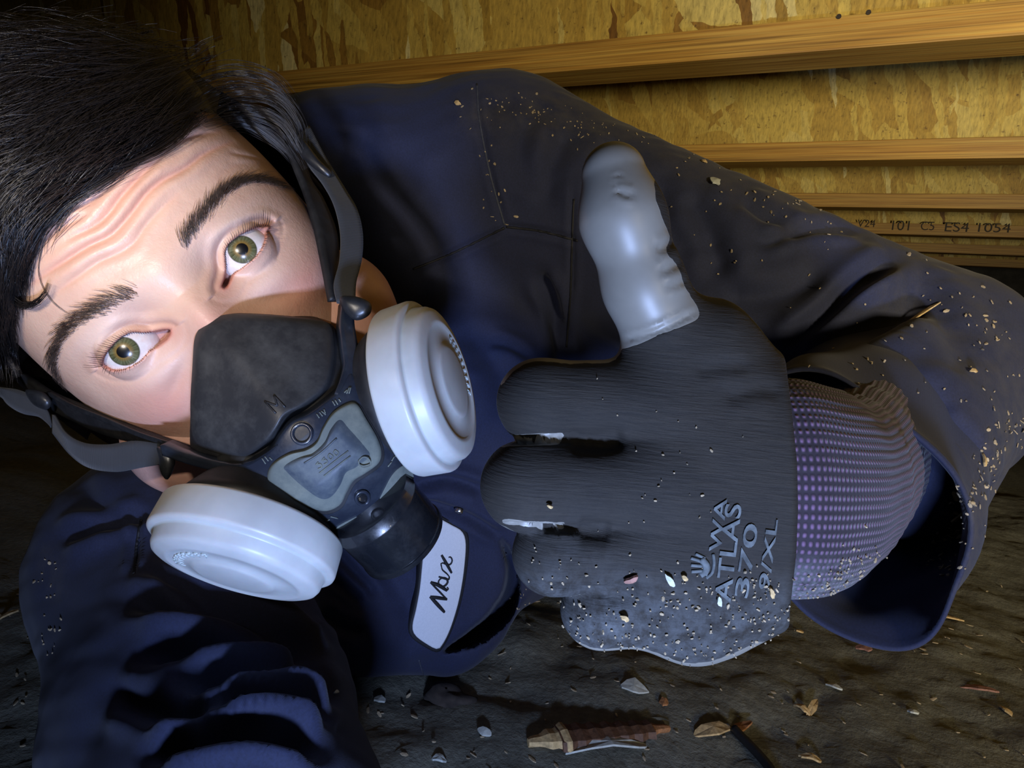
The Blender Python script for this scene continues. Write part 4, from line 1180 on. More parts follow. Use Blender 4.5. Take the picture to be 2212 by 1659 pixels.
# snap button on the collar point
bp, bn = hit(SHBVH, 993, 1097, 0.003)
a = nrm(np.cross(bn, [0.3, 0.1, 1])); b = np.cross(bn, a); an = np.linspace(0, 2 * np.pi, 20, endpoint=False)
V = np.vstack([bp + bn * h * 0.001 + r * 0.001 * (np.cos(an)[:, None] * a + np.sin(an)[:, None] * b) for h, r in ((-2, 3.2), (0.4, 3.2), (1.0, 2.7), (0.7, 1.8), (1.1, 0.9), (1.2, 0.05))])
Fc = grid_faces(20, 6, True); Fc.append([100 + i for i in range(20)])
link('snap_button', V, Fc, MAT['metal'], shirt)

tick('glove: fist')
# ------------------------------------------------------------------ glove: fist with the thumb up
def gx_(px, py, d): return P(px, py, d)
GD = 0.205
def glove_sdf(p):
    cones = []
    def cap(a, b, ra, rb): return sd_cone(p, P(*a), P(*b), ra, rb)
    k1 = 0.0035
    fing = []
    for base, pip, mid, tip, r in (((1430, 868, .212), (1168, 868, .2075), (1185, 885, .236), (1330, 900, .246), .0122),
                                   ((1430, 1045, .209), (1138, 1049, .2040), (1160, 1060, .236), (1320, 1060, .248), .0127),
                                   ((1430, 1196, .209), (1196, 1196, .2070), (1205, 1196, .238), (1340, 1190, .248), .0114),
                                   ((1470, 1318, .213), (1296, 1314, .2130), (1290, 1312, .240), (1400, 1290, .248), .0112)):
        f = cap(base, pip, r * 1.08, r)
        f = smin(f, cap(pip, mid, r, r * 0.96), 0.004)
        f = smin(f, cap(mid, tip, r * 0.96, r * 0.85), 0.004)
        fing.append(f)
    d = fing[0]
    for f in fing[1:]: d = smin(d, f, 0.0009)
    back = cap((1450, 885, .213), (1745, 960, .214), .0168, .020)
    back = smin(back, cap((1440, 1045, .2105), (1745, 1030, .212), .0165, .020), 0.012)
    back = smin(back, cap((1440, 1195, .2115), (1745, 1110, .213), .0160, .020), 0.012)
    back = smin(back, cap((1490, 1322, .216), (1745, 1165, .216), .0150, .019), 0.012)
    back = smin(back, cap((1420, 1100, .232), (1700, 1060, .230), .020, .018), 0.012)
    back = smin(back, cap((1530, 1290, .226), (1640, 1210, .226), .0165, .018), 0.012)
    d = smin(d, back, 0.007)
    th = cap((1445, 745, .211), (1392, 620, .207), .0118, .0114)
    th = smin(th, cap((1392, 620, .207), (1345, 470, .203), .0112, .0115), 0.006)
    th = smin(th, cap((1345, 470, .203), (1326, 378, .204), .0116, .0094), 0.006)
    web = cap((1520, 760, .214), (1640, 900, .217), .0150, .0190)
    web = smin(web, cap((1450, 740, .212), (1520, 760, .214), .0120, .0150), 0.008)
    d = smin(d, smin(th, web, 0.008), 0.008)
    c = w2c(p); qx = CX + F * c[..., 0] / c[..., 2]; qy = CY - F * c[..., 1] / c[..., 2]
    cut = (qx - np.interp(qy, [780, 900, 1000, 1100, 1200, 1320], [1697, 1712, 1722, 1724, 1720, 1706])) * c[..., 2] / F
    return -smin(-d, -cut, 0.002)
lo = np.array([P(1020, 1500, .19), P(1020, 260, .19), P(1800, 260, .26), P(1800, 1500, .26), P(1800, 260, .19), P(1020, 1500, .27), P(1800, 1500, .19)])
GV, GQ = surfnets(glove_sdf, lo.min(0) - 0.012, lo.max(0) + 0.012, 0.0021, 1)
GN = vnormals(GV, GQ)
if ((GV - GV.mean(0)) * GN).sum(1).mean() < 0: GN = -GN; GQ = GQ[:, ::-1]
GV = fold(GV, GN, [
    ([(1060, 950), (1140, 950), (1222, 946), (1250, 944)], 3.2, 7, 0.1), ([(1080, 1136), (1180, 1142), (1262, 1142)], 3.2, 7, 0.1), ([(1180, 1266), (1260, 1276), (1320, 1276)], 3.2, 7, 0.1), ([(1230, 950), (1290, 955), (1350, 940)], 1.6, 26, 0.1), ([(1250, 1142), (1320, 1150)], 1.6, 24, 0.1), ([(1310, 1276), (1380, 1270)], 1.6, 22, 0.1),
    ([(1330, 410), (1350, 420), (1372, 420)], 0.5, 7, 0.6), ([(1456, 520), (1438, 532), (1418, 540)], 0.9, 9, 0.6), ([(1472, 568), (1448, 578), (1426, 590)], 0.7, 8, 0.6), ([(1484, 606), (1462, 614), (1440, 622)], 0.5, 7, 0.6),
    ([(1345, 735), (1420, 715), (1505, 672)], 0.8, 6, 0.4), 
    ([(1325, 400), (1333, 394), (1340, 398)], 0.25, 4, 0.6), ([(1328, 385), (1336, 379), (1343, 382)], 0.25, 4, 0.6), ([(1330, 418), (1338, 411), (1346, 414)], 0.25, 4, 0.6),
    ([(1560, 860), (1640, 840), (1690, 850)], 0.7, 16, 0.5), ([(1500, 800), (1560, 790), (1620, 790)], 0.6, 14, 0.5)])
GV2, GQ2 = GV, GQ
gp = pix(GV); face_cam = (GN * nrm(CAM - GV)).sum(1)
THUMB = spline(np.array([(1150, 250), (1420, 240), (1414, 400), (1430, 470), (1446, 512), (1440, 545), (1464, 576), (1476, 612), (1492, 640), (1508, 668), (1504, 692), (1430, 722), (1345, 754), (1315, 720), (1150, 500)], float), 150, True)
dz, _, _ = seg_dist(gp, np.vstack([THUMB, THUMB[:1]])); inz = in_poly(gp, THUMB)
cv = 0.5 + np.where(inz, dz, -dz) / 16.0
cv = np.where(gp[:, 0] < 1650, np.maximum(cv, 0.5 + (0.05 - face_cam) * 3.0), cv)
cv = np.maximum(cv, np.where((gp[:, 1] < 830) & (gp[:, 0] < 1350), 0.5 + (0.38 - face_cam) * 3.0, 0))
cv = np.where(gp[:, 1] > 1385, np.maximum(cv, 0.5 + (0.30 - face_cam) * 3.0), cv)
for ln in ([(1112, 945), (1160, 942), (1212, 941)], [(1085, 960), (1140, 957), (1205, 955)], [(1090, 1126), (1140, 1132), (1215, 1134)]):
    dd_, _, _ = seg_dist(gp, np.array(ln, float)); cv = np.maximum(cv, 0.5 + (6 - dd_) / 10)
cv += 0.06 * vnoise(gp[:, 0], gp[:, 1], 0.09)
glove = link('work_glove', GV2, GQ2, MAT['glove'], person)
tag(glove, 'black knit work glove with grey rubber-coated thumb and palm')
at = glove.data.attributes.new('coat', 'FLOAT', 'POINT'); at.data.foreach_set('value', np.clip(cv, 0, 1).astype(np.float32))
gp2 = pix(GV2); du_ = np.clip((gp2[:, 1] - 1225) / 110, 0, 1) * 0.75 + 0.35 * np.clip((gp2[:, 1] - 1080) / 200, 0, 1) * np.clip((1500 - gp2[:, 0]) / 300, 0, 1)
at = glove.data.attributes.new('dust', 'FLOAT', 'POINT'); at.data.foreach_set('value', du_.astype(np.float32))
GBVH = bvh_of(GV2, GQ2)

tick('knitted cuff')
# knitted cuff
cpath = spline([P(1655, 1052, .221), P(1715, 1054, .222), P(1770, 1056, .232), P(1808, 1052, .255), P(1835, 1030, .290), P(1870, 985, .335)], 70)
upv = CH_AX[1]; rr_ = np.interp(np.linspace(0, 1, 70), [0, .2, .45, .7, 1], [.0345, .0350, .0345, .0355, .038])
T_ = nrm(np.gradient(cpath, axis=0)); rowsV = []
w_ = np.clip(np.linspace(-0.15, 1.3, 70), 0, 1)[:, None]; T_ = nrm(CH_AX[0][None] * (1 - w_) + T_ * w_)
an = np.linspace(0, 2 * np.pi, 180, endpoint=False)
for c, t, r in zip(cpath, T_, rr_):
    a = nrm(upv - t * (upv @ t)); b = np.cross(t, a)
    rb = 1 + 0.006 * np.sin(45 * an) 
    rowsV.append(c + (r * rb)[:, None] * (np.cos(an)[:, None] * a + 0.70 * np.sin(an)[:, None] * b))
V = np.array(rowsV)
wr = 0.0008 * np.sin(np.linspace(0, 26, 70))[:, None] * (0.5 + 0.5 * np.cos(an - 0.5))[None] * np.linspace(0.2, 1.2, 70)[:, None]
V = V + nrm(V - cpath[:, None]) * wr[..., None]
uv = np.stack(np.broadcast_arrays(an[None] / (2 * np.pi), np.linspace(0, 1, 70)[:, None]), -1).reshape(-1, 2)
V = V.reshape(-1, 3)
cuff = link('cuff', V, grid_faces(180, 70, True), MAT['gcuff'], glove, True, uv)
tag(cuff, 'purple ribbed knit cuff')
cp = pix(V); du_ = np.clip((cp[:, 1] - 1190) / 90, 0, 1)
at = cuff.data.attributes.new('dust', 'FLOAT', 'POINT'); at.data.foreach_set('value', du_.astype(np.float32))
CBVH = bvh_of(V, np.array(grid_faces(180, 70, True)))

# printed lettering on the back of the glove
def text_mesh(txt):
    cu = bpy.data.curves.new('t', 'FONT'); cu.body = txt; cu.size = 1.0; cu.resolution_u = 4; cu.offset = 0.012
    ob = bpy.data.objects.new('t', cu); COL.objects.link(ob)
    me = bpy.data.meshes.new_from_object(ob.evaluated_get(bpy.context.evaluated_depsgraph_get()))
    TV = np.array([v.co[:2] for v in me.vertices]); TF = [list(p.vertices) for p in me.polygons]
    bpy.data.objects.remove(ob); bpy.data.meshes.remove(me)
    lo_, hi_ = TV.min(0), TV.max(0)
    return (TV - lo_) / (hi_ - lo_), TF
for txt, st, en, cap_h in (('WA', (1556, 1192), (1570, 1078), 26), ('ATLAS', (1577, 1300), (1602, 1090), 36), ('370', (1614, 1290), (1638, 1133), 30), ('9/XL', (1660, 1272), (1680, 1122), 24)):
    TV, TF = text_mesh(txt)
    st = np.array(st, float); en = np.array(en, float); ri = en - st; upd = nrm(np.array([ri[1], -ri[0]])) * cap_h
    if upd[0] > 0: upd = -upd
    W = []
    for u, v in TV:
        q = st + ri * u + upd * v
        p, n = hit(GBVH, q[0], q[1], 0.0006)
        W.append(p if p is not None else P(q[0], q[1], .19))
    link('lettering', np.array(W), TF, MAT['print'], glove, False)
mb = MB()
for st, w in (([(1492, 1205), (1515, 1212)], .55), ([(1492, 1220), (1515, 1222)], .55), ([(1493, 1234), (1515, 1232)], .55), ([(1502, 1196), (1522, 1205)], .5), ([(1514, 1206), (1526, 1222), (1520, 1240)], 1.1), ([(1521, 1212), (1524, 1232), (1512, 1242)], 1.0), ([(1525, 1248), (1538, 1236), (1542, 1214), (1540, 1196)], .5)):
    q = spline(np.array(st, float), 10) if len(st) > 2 else np.linspace(st[0], st[1], 8)
    pl = [hit(GBVH, a, b, 0.0002)[0] for a, b in q]
    mb.add(*tube([p for p in pl if p is not None], w * 0.001, 6))
mb.build('hand_emblem', MAT['print'], glove)

tick('hair')
# ------------------------------------------------------------------ hair
def he(q, off):
    return np.abs(q[..., 0] / (HA + off)) ** 2.2 + np.abs((q[..., 1] - HYC) / (HB + off)) ** 2.0 + np.abs((q[..., 2] - HZC) / (HC_ + off)) ** 2.25 - 1
def on_shell(px, py, off):
    """pixel rays onto the skull swollen by off mm; rays that miss take the closest grazing point"""
    px = np.asarray(px, float); py = np.asarray(py, float); off = np.broadcast_to(np.asarray(off, float), px.shape)
    d = nrm(np.stack([(px - CX) / F, -(py - CY) / F, np.ones_like(px)], -1) @ HR)
    ts = np.linspace(150, 520, 90)
    f = np.stack([he(CAMHD + d * t, off) for t in ts], 0)
    first = np.argmax(f < 0, 0); ok = (f < 0).any(0); mi = np.argmin(f, 0)
    a = ts[np.maximum(first - 1, 0)]; b = ts[first]
    for _ in range(18):
        m = (a + b) / 2; fm = he(CAMHD + d * m[..., None], off); a = np.where(fm > 0, m, a); b = np.where(fm > 0, b, m)
    t = np.where(ok, b, ts[mi])
    return CAMHD + d * t[..., None], ok
HLINE = [(668, 372), (640, 345), (612, 330), (580, 292), (545, 270), (500, 254), (440, 250), (390, 282), (340, 312), (280, 348), (215, 392), (150, 442), (95, 505), (62, 570), (40, 640), (20, 720), (25, 800), (50, 860)]
HPOLY = np.array(HLINE + [(-700, 900), (-900, 0), (-600, -900), (200, -900), (300, -40), (400, 22), (490, 66), (560, 112), (612, 172), (640, 240), (655, 310)], float)
# cap
tt_ = np.radians(np.linspace(-180, 180, 260)[:-1]); pp_ = np.radians(np.linspace(-40, 89, 150))
T2, P2_ = np.meshgrid(tt_, pp_)
dx, dy, dz = np.sin(T2) * np.cos(P2_), np.cos(T2) * np.cos(P2_), np.sin(P2_)
rc = np.full_like(dx, 95.0)
for _ in range(14):
    f = np.abs(rc * dx / HA) ** 2.2 + np.abs(rc * dy / HB) ** 2 + np.abs(rc * dz / HC_) ** 2.25 - 1
    df = 2.2 * np.abs(dx / HA) ** 2.2 * rc ** 1.2 + 2 * np.abs(dy / HB) ** 2 * rc + 2.25 * np.abs(dz / HC_) ** 2.25 * rc ** 1.25
    rc = rc - f / df
cap0 = np.stack([rc * dx, HYC + rc * dy, HZC + rc * dz], -1)
pxc = pix(h2w(cap0)); nrmc = nrm(np.stack([dx, dy, dz], -1)); vis = (nrmc * nrm(CAMHD - cap0)).sum(-1)
hl = spline(np.array(HLINE, float), 120)
dl_, _, _ = seg_dist(pxc.reshape(-1, 2), hl); dl_ = dl_.reshape(dx.shape)
insd = in_poly(pxc.reshape(-1, 2), HPOLY).reshape(dx.shape)
inh = np.where(vis > -0.05, insd, (cap0[..., 2] > -20) | (cap0[..., 1] < -90))
edge = np.where(vis > -0.05, np.where(insd, dl_, 0), 200)
offc = 1.0 + 13.0 * np.clip(edge / 90, 0, 1) ** 0.6 + 1.2 * vnoise(cap0[..., 0], cap0[..., 2], 0.08)
capv = cap0 + nrmc * offc[..., None]
Fh = np.array(grid_faces(len(tt_), len(pp_), True)); km = inh.reshape(-1)[Fh].all(1)
Fh = Fh[km]; used = np.unique(Fh); remap = -np.ones(inh.size, int); remap[used] = np.arange(len(used))
hair = link('hair', h2w(capv.reshape(-1, 3)[used]), remap[Fh], MAT['hair'], person)
tag(hair, 'thick dark wavy hair swept across the forehead')
def flow(x, y):
    ang_l = np.interp(y, [-200, 60, 250, 420, 600], [3.25, 3.05, 2.68, 2.50, 2.15])       # image angle, y down
    lx, ly = np.cos(ang_l), np.sin(ang_l)
    w2 = np.clip((130 - x) / 130, 0, 1) * np.clip((y - 330) / 200, 0, 1)
    lx = lx * (1 - w2) + 0.1 * w2; ly = ly * (1 - w2) + 1.0 * w2
    ang_r = np.interp(x, [430, 520, 590, 650], [-0.25, 0.0, 0.55, 1.25])
    rx, ry = np.cos(ang_r), np.sin(ang_r)
    w = 1 / (1 + np.exp(-(x - 455 + (y - 250) * -0.35) / 22.0)) * np.clip((y - 95) / 70, 0, 1)
    return lx * (1 - w) + rx * w, ly * (1 - w) + ry * w
NS, NP = 9500, 9
rx0 = RNG.uniform(-120, 690, NS * 3); ry0 = RNG.uniform(-140, 720, NS * 3)
m = in_poly(np.stack([rx0, ry0], 1), HPOLY); rx0, ry0 = rx0[m][:NS], ry0[m][:NS]
NS = len(rx0)
Ls = RNG.uniform(90, 260, NS); wob = RNG.normal(0, 0.10, NS); ph_ = RNG.uniform(0, 6.28, NS)
xs = [rx0]; ys = [ry0]
clump = 0.22 * vnoise(rx0, ry0, 0.022)
for k in range(NP - 1):
    fx, fy = flow(xs[-1], ys[-1]); a = np.arctan2(fy, fx) + wob + clump + 0.14 * np.sin(ph_ + k * 0.8)
    xs.append(xs[-1] + np.cos(a) * Ls / (NP - 1)); ys.append(ys[-1] + np.sin(a) * Ls / (NP - 1))
xs = np.stack(xs, 1); ys = np.stack(ys, 1)
d0, _, _ = seg_dist(np.stack([xs.ravel(), ys.ravel()], 1), hl); d0 = d0.reshape(xs.shape)
db, _, _ = seg_dist(np.stack([xs.ravel(), ys.ravel()], 1), np.vstack([HPOLY[len(HLINE) + 3:], HPOLY[:1]])); db = db.reshape(xs.shape)
ins_ = in_poly(np.stack([xs.ravel(), ys.ravel()], 1), HPOLY).reshape(xs.shape)
# strands stop once they leave the hairline by more than a little
outd = np.where(ins_, 0, np.minimum(d0, db * 2)); dead = np.maximum.accumulate(outd > RNG.uniform(4, 26, NS)[:, None], 1)
lay = RNG.uniform(0.55, 1.25, NS)[:, None]
prof_ = 1 - 0.35 * np.linspace(1, 0, NP)[None] ** 2
offs = np.where(ins_, 1.2 + 15.5 * np.clip(d0 / 90, 0, 1) ** 0.6, 1.6) * lay * prof_ + 0.8 + 2.0 * RNG.uniform(0, 1, NS)[:, None] * np.linspace(0, 1, NP)[None] ** 2
pts, ok = on_shell(xs, ys, offs)
W = h2w(pts); alive = (~dead).sum(1)
good = (alive >= 4) & (np.linalg.norm(np.diff(W, axis=1), axis=2).max(1) < 0.03) & (ok.mean(1) > 0.6)
SVs, SQs, nv = [], [], 0
def add_strands(V, Q):
    global nv
    SVs.append(V); SQs.append(Q + nv); nv += len(V)
for n in range(4, NP + 1):
    sel = good & (alive == n)
    if sel.any():
        rd = 0.00011 * RNG.uniform(0.8, 1.5, sel.sum())[:, None] * np.interp(np.linspace(0, 1, n), [0, .2, .8, 1], [.6, 1, .9, .25])[None]
        add_strands(*strands(W[sel][:, :n], rd))
# hand-placed locks at the hairline
LK, LO = [], []
for ctrl, cnt, spread, off in (([(445, 250), (400, 278), (340, 318), (270, 352), (200, 384)], 50, 9, 3.5), ([(430, 240), (380, 300), (300, 345), (215, 372)], 30, 8, 5), ([(300, 330), (220, 385), (150, 430), (100, 480)], 60, 12, 4), ([(180, 400), (110, 460), (60, 520), (30, 590), (40, 640)], 70, 12, 4.5), ([(60, 470), (18, 545), (8, 605), (30, 648), (62, 660), (92, 642), (106, 612)], 60, 7, 5.0), ([(150, 430), (95, 500), (88, 560)], 14, 14, 2.2), ([(200, 400), (150, 450), (118, 520)], 10, 12, 2),
                               ([(96, 515), (84, 590), (112, 650), (165, 690)], 2, 1.5, 1.6), ([(30, 620), (12, 690), (22, 760), (38, 815)], 70, 9, 2.5), ([(420, 245), (500, 205), (590, 215), (640, 270), (650, 330)], 60, 14, 10), ([(440, 255), (520, 240), (600, 265), (640, 320), (662, 365)], 70, 14, 6), ([(480, 262), (540, 270), (600, 310), (636, 350)], 60, 8, 3), ([(400, 190), (490, 160), (580, 175), (640, 240)], 50, 16, 16)):
    c = spline(np.array(ctrl, float), 14); tg_ = nrm(np.gradient(c, axis=0)); nn = np.stack([-tg_[:, 1], tg_[:, 0]], 1)
    for i in range(cnt):
        o_ = RNG.normal(0, 1) * spread; tw = RNG.normal(0, 0.35) * spread
        q = c + nn * (o_ * np.interp(np.linspace(0, 1, 14), [0, .5, 1], [1, .9, .45]) + tw * np.linspace(-1, 1, 14))[:, None]
        s0 = int(RNG.integers(0, 4)); s1 = 14 - int(RNG.integers(0, 3)); q = q[s0:s1]
        q = spline(q, 14)
        LK.append(q); LO.append(off * RNG.uniform(0.6, 1.3))
LK = np.array(LK); p, _ = on_shell(LK[..., 0], LK[..., 1], np.array(LO)[:, None])
add_strands(*strands(h2w(p), np.tile(0.00011 * np.interp(np.linspace(0, 1, 14), [0, .2, .8, 1], [.6, 1, .9, .2]), (len(LK), 1))))
o = link('hair_strands', np.vstack(SVs), np.vstack(SQs), MAT['hair'], hair)
tag(o, kind='stuff')

# ------------------------------------------------------------------ wood chips and sawdust
def flake(c, n, ax, L, W, th, seed, bend=0.0, pts=12, point=0.25):
    """thin irregular chip: outline in the plane (ax, n x ax), own thickness, slightly bent"""
    r = np.random.default_rng(seed); n = nrm(n); ax = nrm(ax - n * (ax @ n)); b = np.cross(n, ax)
    a = np.linspace(0, 2 * np.pi, pts, endpoint=False)
    u = np.cos(a) * (1 + r.normal(0, 0.10, pts)); v = np.sin(a) * (1 - point * np.abs(np.cos(a)) ** 3) * (1 + r.normal(0, 0.18, pts))
    top = c + L / 2 * u[:, None] * ax + W / 2 * v[:, None] * b + (bend * (1 - u ** 2) + th)[:, None] * n
    bot = top - n * th
    cen = c + n * (th * 1.25 + bend)
    V = np.vstack([top, bot, cen[None], (cen - n * th * 1.25)[None]])
    Fc = [[i, (i + 1) % pts, 2 * pts] for i in range(pts)] + [[pts + (i + 1) % pts, pts + i, 2 * pts + 1] for i in range(pts)] + [[pts + i, pts + (i + 1) % pts, (i + 1) % pts, i] for i in range(pts)]
    return V, Fc
def on_ground(px, py):
    d = P(px, py, 1) - CAM; z = 0.0
    for _ in range(6):
        q = CAM + d * ((z - CAM[2]) / d[2]); z = float(ground_h(q[0], q[1]))
    return np.array([q[0], q[1], z])
ZN = np.array([0, 0, 1.0])
CH = [  # end pixels, width px, material, bend mm, category, label
    ((1228, 1630), (1406, 1622), 22, 'pale', 6, 'shaving', 'whitish curved strip of wood lying below the dark splinter'),
    ((1503, 1588), (1578, 1578), 24, 'wood', 3, 'wood chip', 'pale tan wood chip at the end of the black cable'),
    ((1575, 1584), (1624, 1577), 15, 'rust', 2, 'wood chip', 'orange-brown sliver touching the tan chip by the cable'),
    ((1338, 1483), (1398, 1498), 24, 'pale', 2, 'wood chip', 'pale yellowish chip on the dirt below the glove'),
    ((1425, 1520), (1443, 1523), 14, 'rust', 1, 'wood chip', 'tiny orange chip on the dirt right of the yellowish chip'),
    ((1714, 1528), (1748, 1548), 11, 'wood', 3, 'wood chip', 'left leg of the V-shaped pair of tan chips on the dirt'),
    ((1744, 1548), (1760, 1526), 10, 'wood', 3, 'wood chip', 'right leg of the V-shaped pair of tan chips on the dirt'),
    ((1785, 1479), (1819, 1495), 10, 'pale', 1, 'wood chip', 'small whitish chip on the dirt above the V-shaped chips'),
    ((1752, 1325), (1798, 1333), 8, 'wood', 1, 'sliver', 'thin yellow sliver on the dirt between glove and sleeve cuff'),
    ((2010, 1333), (2080, 1341), 8, 'wood', 1, 'sliver', 'thin tan sliver on the dirt right of the sleeve cuff'),
    ((1848, 1402), (1884, 1405), 16, 'pink', 1, 'wood chip', 'dull pinkish chip on the dirt under the sleeve cuff'),
    ((2068, 1480), (2160, 1506), 14, 'pink', 2, 'splinter', 'reddish splinter on the dirt at the lower right'),
    ((1726, 1640), (1776, 1652), 12, 'wood', 3, 'wood chip', 'yellowish bent chip at the bottom edge right of the cable'),
    ((2160, 1530), (2184, 1548), 10, 'wood', 1, 'wood chip', 'small tan chip below the reddish splinter'),
    ((-8, 1338), (46, 1329), 10, 'wood', 2, 'sliver', 'yellowish sliver on the dirt at the left picture edge'),
    ((932, 1643), (962, 1650), 14, 'pale', 2, 'wood chip', 'pale crumbly chip at the bottom edge near the sleeve'),
    ((1032, 1582), (1062, 1590), 12, 'pale', 1, 'wood chip', 'pale chip on the dirt left of the long splinter'),
    ((808, 1512), (832, 1520), 12, 'pale', 1, 'wood chip', 'white speck-like chip on the dirt just under the shirt hem'),
    ((1716, 1366), (1734, 1372), 14, 'wood', 1, 'wood chip', 'small square tan chip on the dirt below the glove wrist'),
    ((1960, 1540), (1985, 1545), 9, 'pale', 1, 'wood chip', 'small pale chip on the dirt at lower right centre'),
]
MAT['rust'] = simple('rusty_wood', (0.36, 0.16, 0.06), 0.75, 0.35, 350, 0.5)
MAT['pink'] = simple('reddish_wood', (0.30, 0.15, 0.11), 0.75, 0.35, 350, 0.5)
for i, (a, b, w, m, bend, cat, lab) in enumerate(CH):
    A, B = on_ground(*a), on_ground(*b); c = (A + B) / 2; d = w2c(c)[2]
    # width is foreshortened on the ground: recover the real size from the view angle
    fs = max(0.62, abs(nrm(CAM - c)[2]))
    V, Fc = flake(c + ZN * 0.0008, ZN + 0.15 * RNG.normal(0, 1, 3), B - A, np.linalg.norm(B - A), w * d / F / fs, 0.0014, 100 + i, bend * 0.001)
    tag(link('wood_chip' if 'chip' in cat else cat, V, Fc, MAT[m], None, False), lab, cat, 'wood debris on the dirt')
# long two-tone splinter
A, B = on_ground(1140, 1612), on_ground(1445, 1580)
ax = nrm(B - A); sd_ = np.cross(ZN, ax)
sp = thing('splinter', (A + B) / 2, 'long dark splinter with pale broken ends near the bottom edge', 'splinter')
L_ = np.linalg.norm(B - A)
for nm, t0, t1, w0, w1, m in (('shaft', 0.20, 0.86, 0.0135, 0.009, 'wood2'), ('broken_end', 0.0, 0.26, 0.003, 0.0135, 'wood'), ('broken_end', 0.78, 1.0, 0.008, 0.002, 'rust')):
    ts = np.linspace(t0, t1, 14); ws = np.linspace(w0, w1, 14) * (1 + 0.12 * np.sin(ts * 60))
    rows = []
    for t, w in zip(ts, ws):
        c = A + ax * L_ * t + ZN * (0.002 + (0.0006 if nm == 'broken_end' else 0)); hgt = 0.006 * (w / 0.0135) + 0.001
        rows.append([c - sd_ * w, c - sd_ * w * 0.8 + ZN * hgt * 0.8, c + ZN * hgt, c + sd_ * w * 0.8 + ZN * hgt * 0.7, c + sd_ * w, c - ZN * 0.004])
    V = np.array(rows).reshape(-1, 3); Fc = grid_faces(6, 14, True); Fc.append(list(range(6))[::-1]); Fc.append([78 + k for k in range(6)])
    link(nm, V, Fc, MAT[m], sp, False)
# cable
q = [on_ground(*p) + ZN * 0.0035 for p in ((1584, 1584), (1605, 1606), (1632, 1634), (1660, 1668), (1690, 1720))]
V, Fc = tube(spline(q, 30), 0.0033, 10)
tag(link('streak', V, Fc, MAT['streak']), 'thin black cable on the dirt running out of the bottom edge', 'streak')  # thin black tube following a dark line on the dirt
# clod
c = on_ground(962, 1512); ii, jj = np.meshgrid(np.linspace(0.05, np.pi - 0.05, 14), np.linspace(0, 2 * np.pi, 22, endpoint=False), indexing='ij')
rad_ = 1 + 0.22 * vnoise(np.cos(jj) * np.sin(ii) + 3, np.sin(jj) * np.sin(ii) + np.cos(ii), 2.3)
V = np.stack([0.019 * np.sin(ii) * np.cos(jj) * rad_, 0.014 * np.sin(ii) * np.sin(jj) * rad_, 0.009 * np.cos(ii) * rad_], -1).reshape(-1, 3) + c
cl = link('dirt_clod', V, grid_faces(22, 14, True), simple('dark_earth', (0.035, 0.026, 0.02), 0.95, 0.5, 120, 0.8))
tag(cl, 'dark lump of earth beside the shirt hem', 'dirt clod')
# fine debris nobody could count
mb = MB()
for i in range(260):
    px, py = RNG.uniform(-50, 2260), RNG.uniform(1180, 1700)
    h0 = SHBVH.ray_cast(Vector(CAM), Vector(nrm(P(px, py, 1.0) - CAM)))
    q = on_ground(px, py)
    if h0[0] is not None and SHBVH.find_nearest(Vector(q), 0.06)[0] is not None: continue
    sz = RNG.uniform(0.001, 0.0032) * RNG.uniform(0.4, 1.2)
    mb.add(*flake(q + ZN * 0.0006, ZN + 0.3 * RNG.normal(0, 1, 3), RNG.normal(0, 1, 3) + [1.5, 0, 0], sz * 2.4, sz, 0.0006, i, 0, 6))
o = mb.build('wood_debris', MAT['dust'], None, False)
tag(o, 'fine wood debris scattered over the dirt floor', 'wood debris', None, 'stuff')

# chips caught on the sleeve and the glove
ON = [
    (SHBVH, (1955, 700), (2036, 660), 11, 'wood', 'sliver', 'long tan sliver lying across the black sleeve elbow'),
    (SHBVH, (1990, 553), (2024, 551), 8, 'wood', 'sliver', 'short bright sliver on the top edge of the sleeve'),
    (SHBVH, (1533, 382), (1556, 408), 20, 'pale', 'wood chip', 'pale chip on the upper sleeve right of the thumb tip'),
    (SHBVH, (1514, 350), (1526, 354), 11, 'wood', 'wood chip', 'tiny round chip above the pale chip on the upper sleeve'),
    (SHBVH, (2050, 1070), (2085, 1062), 24, 'wood', 'wood chip', 'tan chip on the dusty sleeve edge, upper of the two'),
    (SHBVH, (2055, 1130), (2078, 1092), 16, 'wood', 'wood chip', 'tan upright chip on the dusty sleeve edge, lower of the two'),
    (SHBVH, (2118, 980), (2122, 1012), 10, 'wood', 'sliver', 'small upright sliver near the outer edge of the sleeve'),
    (SHBVH, (2090, 803), (2110, 806), 10, 'wood', 'wood chip', 'small tan chip on the outer side of the elbow'),
    (SHBVH, (982, 222), (998, 228), 10, 'wood', 'wood chip', 'tiny tan chip on the shoulder of the shirt'),
    (SHBVH, (716, 1501), (730, 1496), 7, 'pale', 'wood chip', 'tiny bright chip on the near sleeve at the lower left'),
    (GBVH, (1347, 1250), (1378, 1238), 16, 'pink', 'wood chip', 'pinkish white chip on the glove below the knuckles'),
    (GBVH, (1436, 1236), (1456, 1262), 13, 'pale', 'wood chip', 'pale chip on the glove left of the printed emblem'),
    (GBVH, (1470, 1238), (1482, 1250), 10, 'wood', 'wood chip', 'small tan chip on the glove touching the printed emblem'),
    (GBVH, (1337, 1328), (1356, 1338), 10, 'wood', 'wood chip', 'tan chip on the little finger side of the glove'),
    (GBVH, (1178, 1087), (1192, 1092), 7, 'wood', 'wood chip', 'bright chip on the middle finger of the glove'),
    (GBVH, (1548, 1280), (1556, 1306), 10, 'pale', 'wood chip', 'pale chip on the glove just under the printed letters'),
    (GBVH, (1660, 1262), (1668, 1290), 9, 'wood', 'wood chip', 'tan chip on the glove beside the purple cuff'),
]
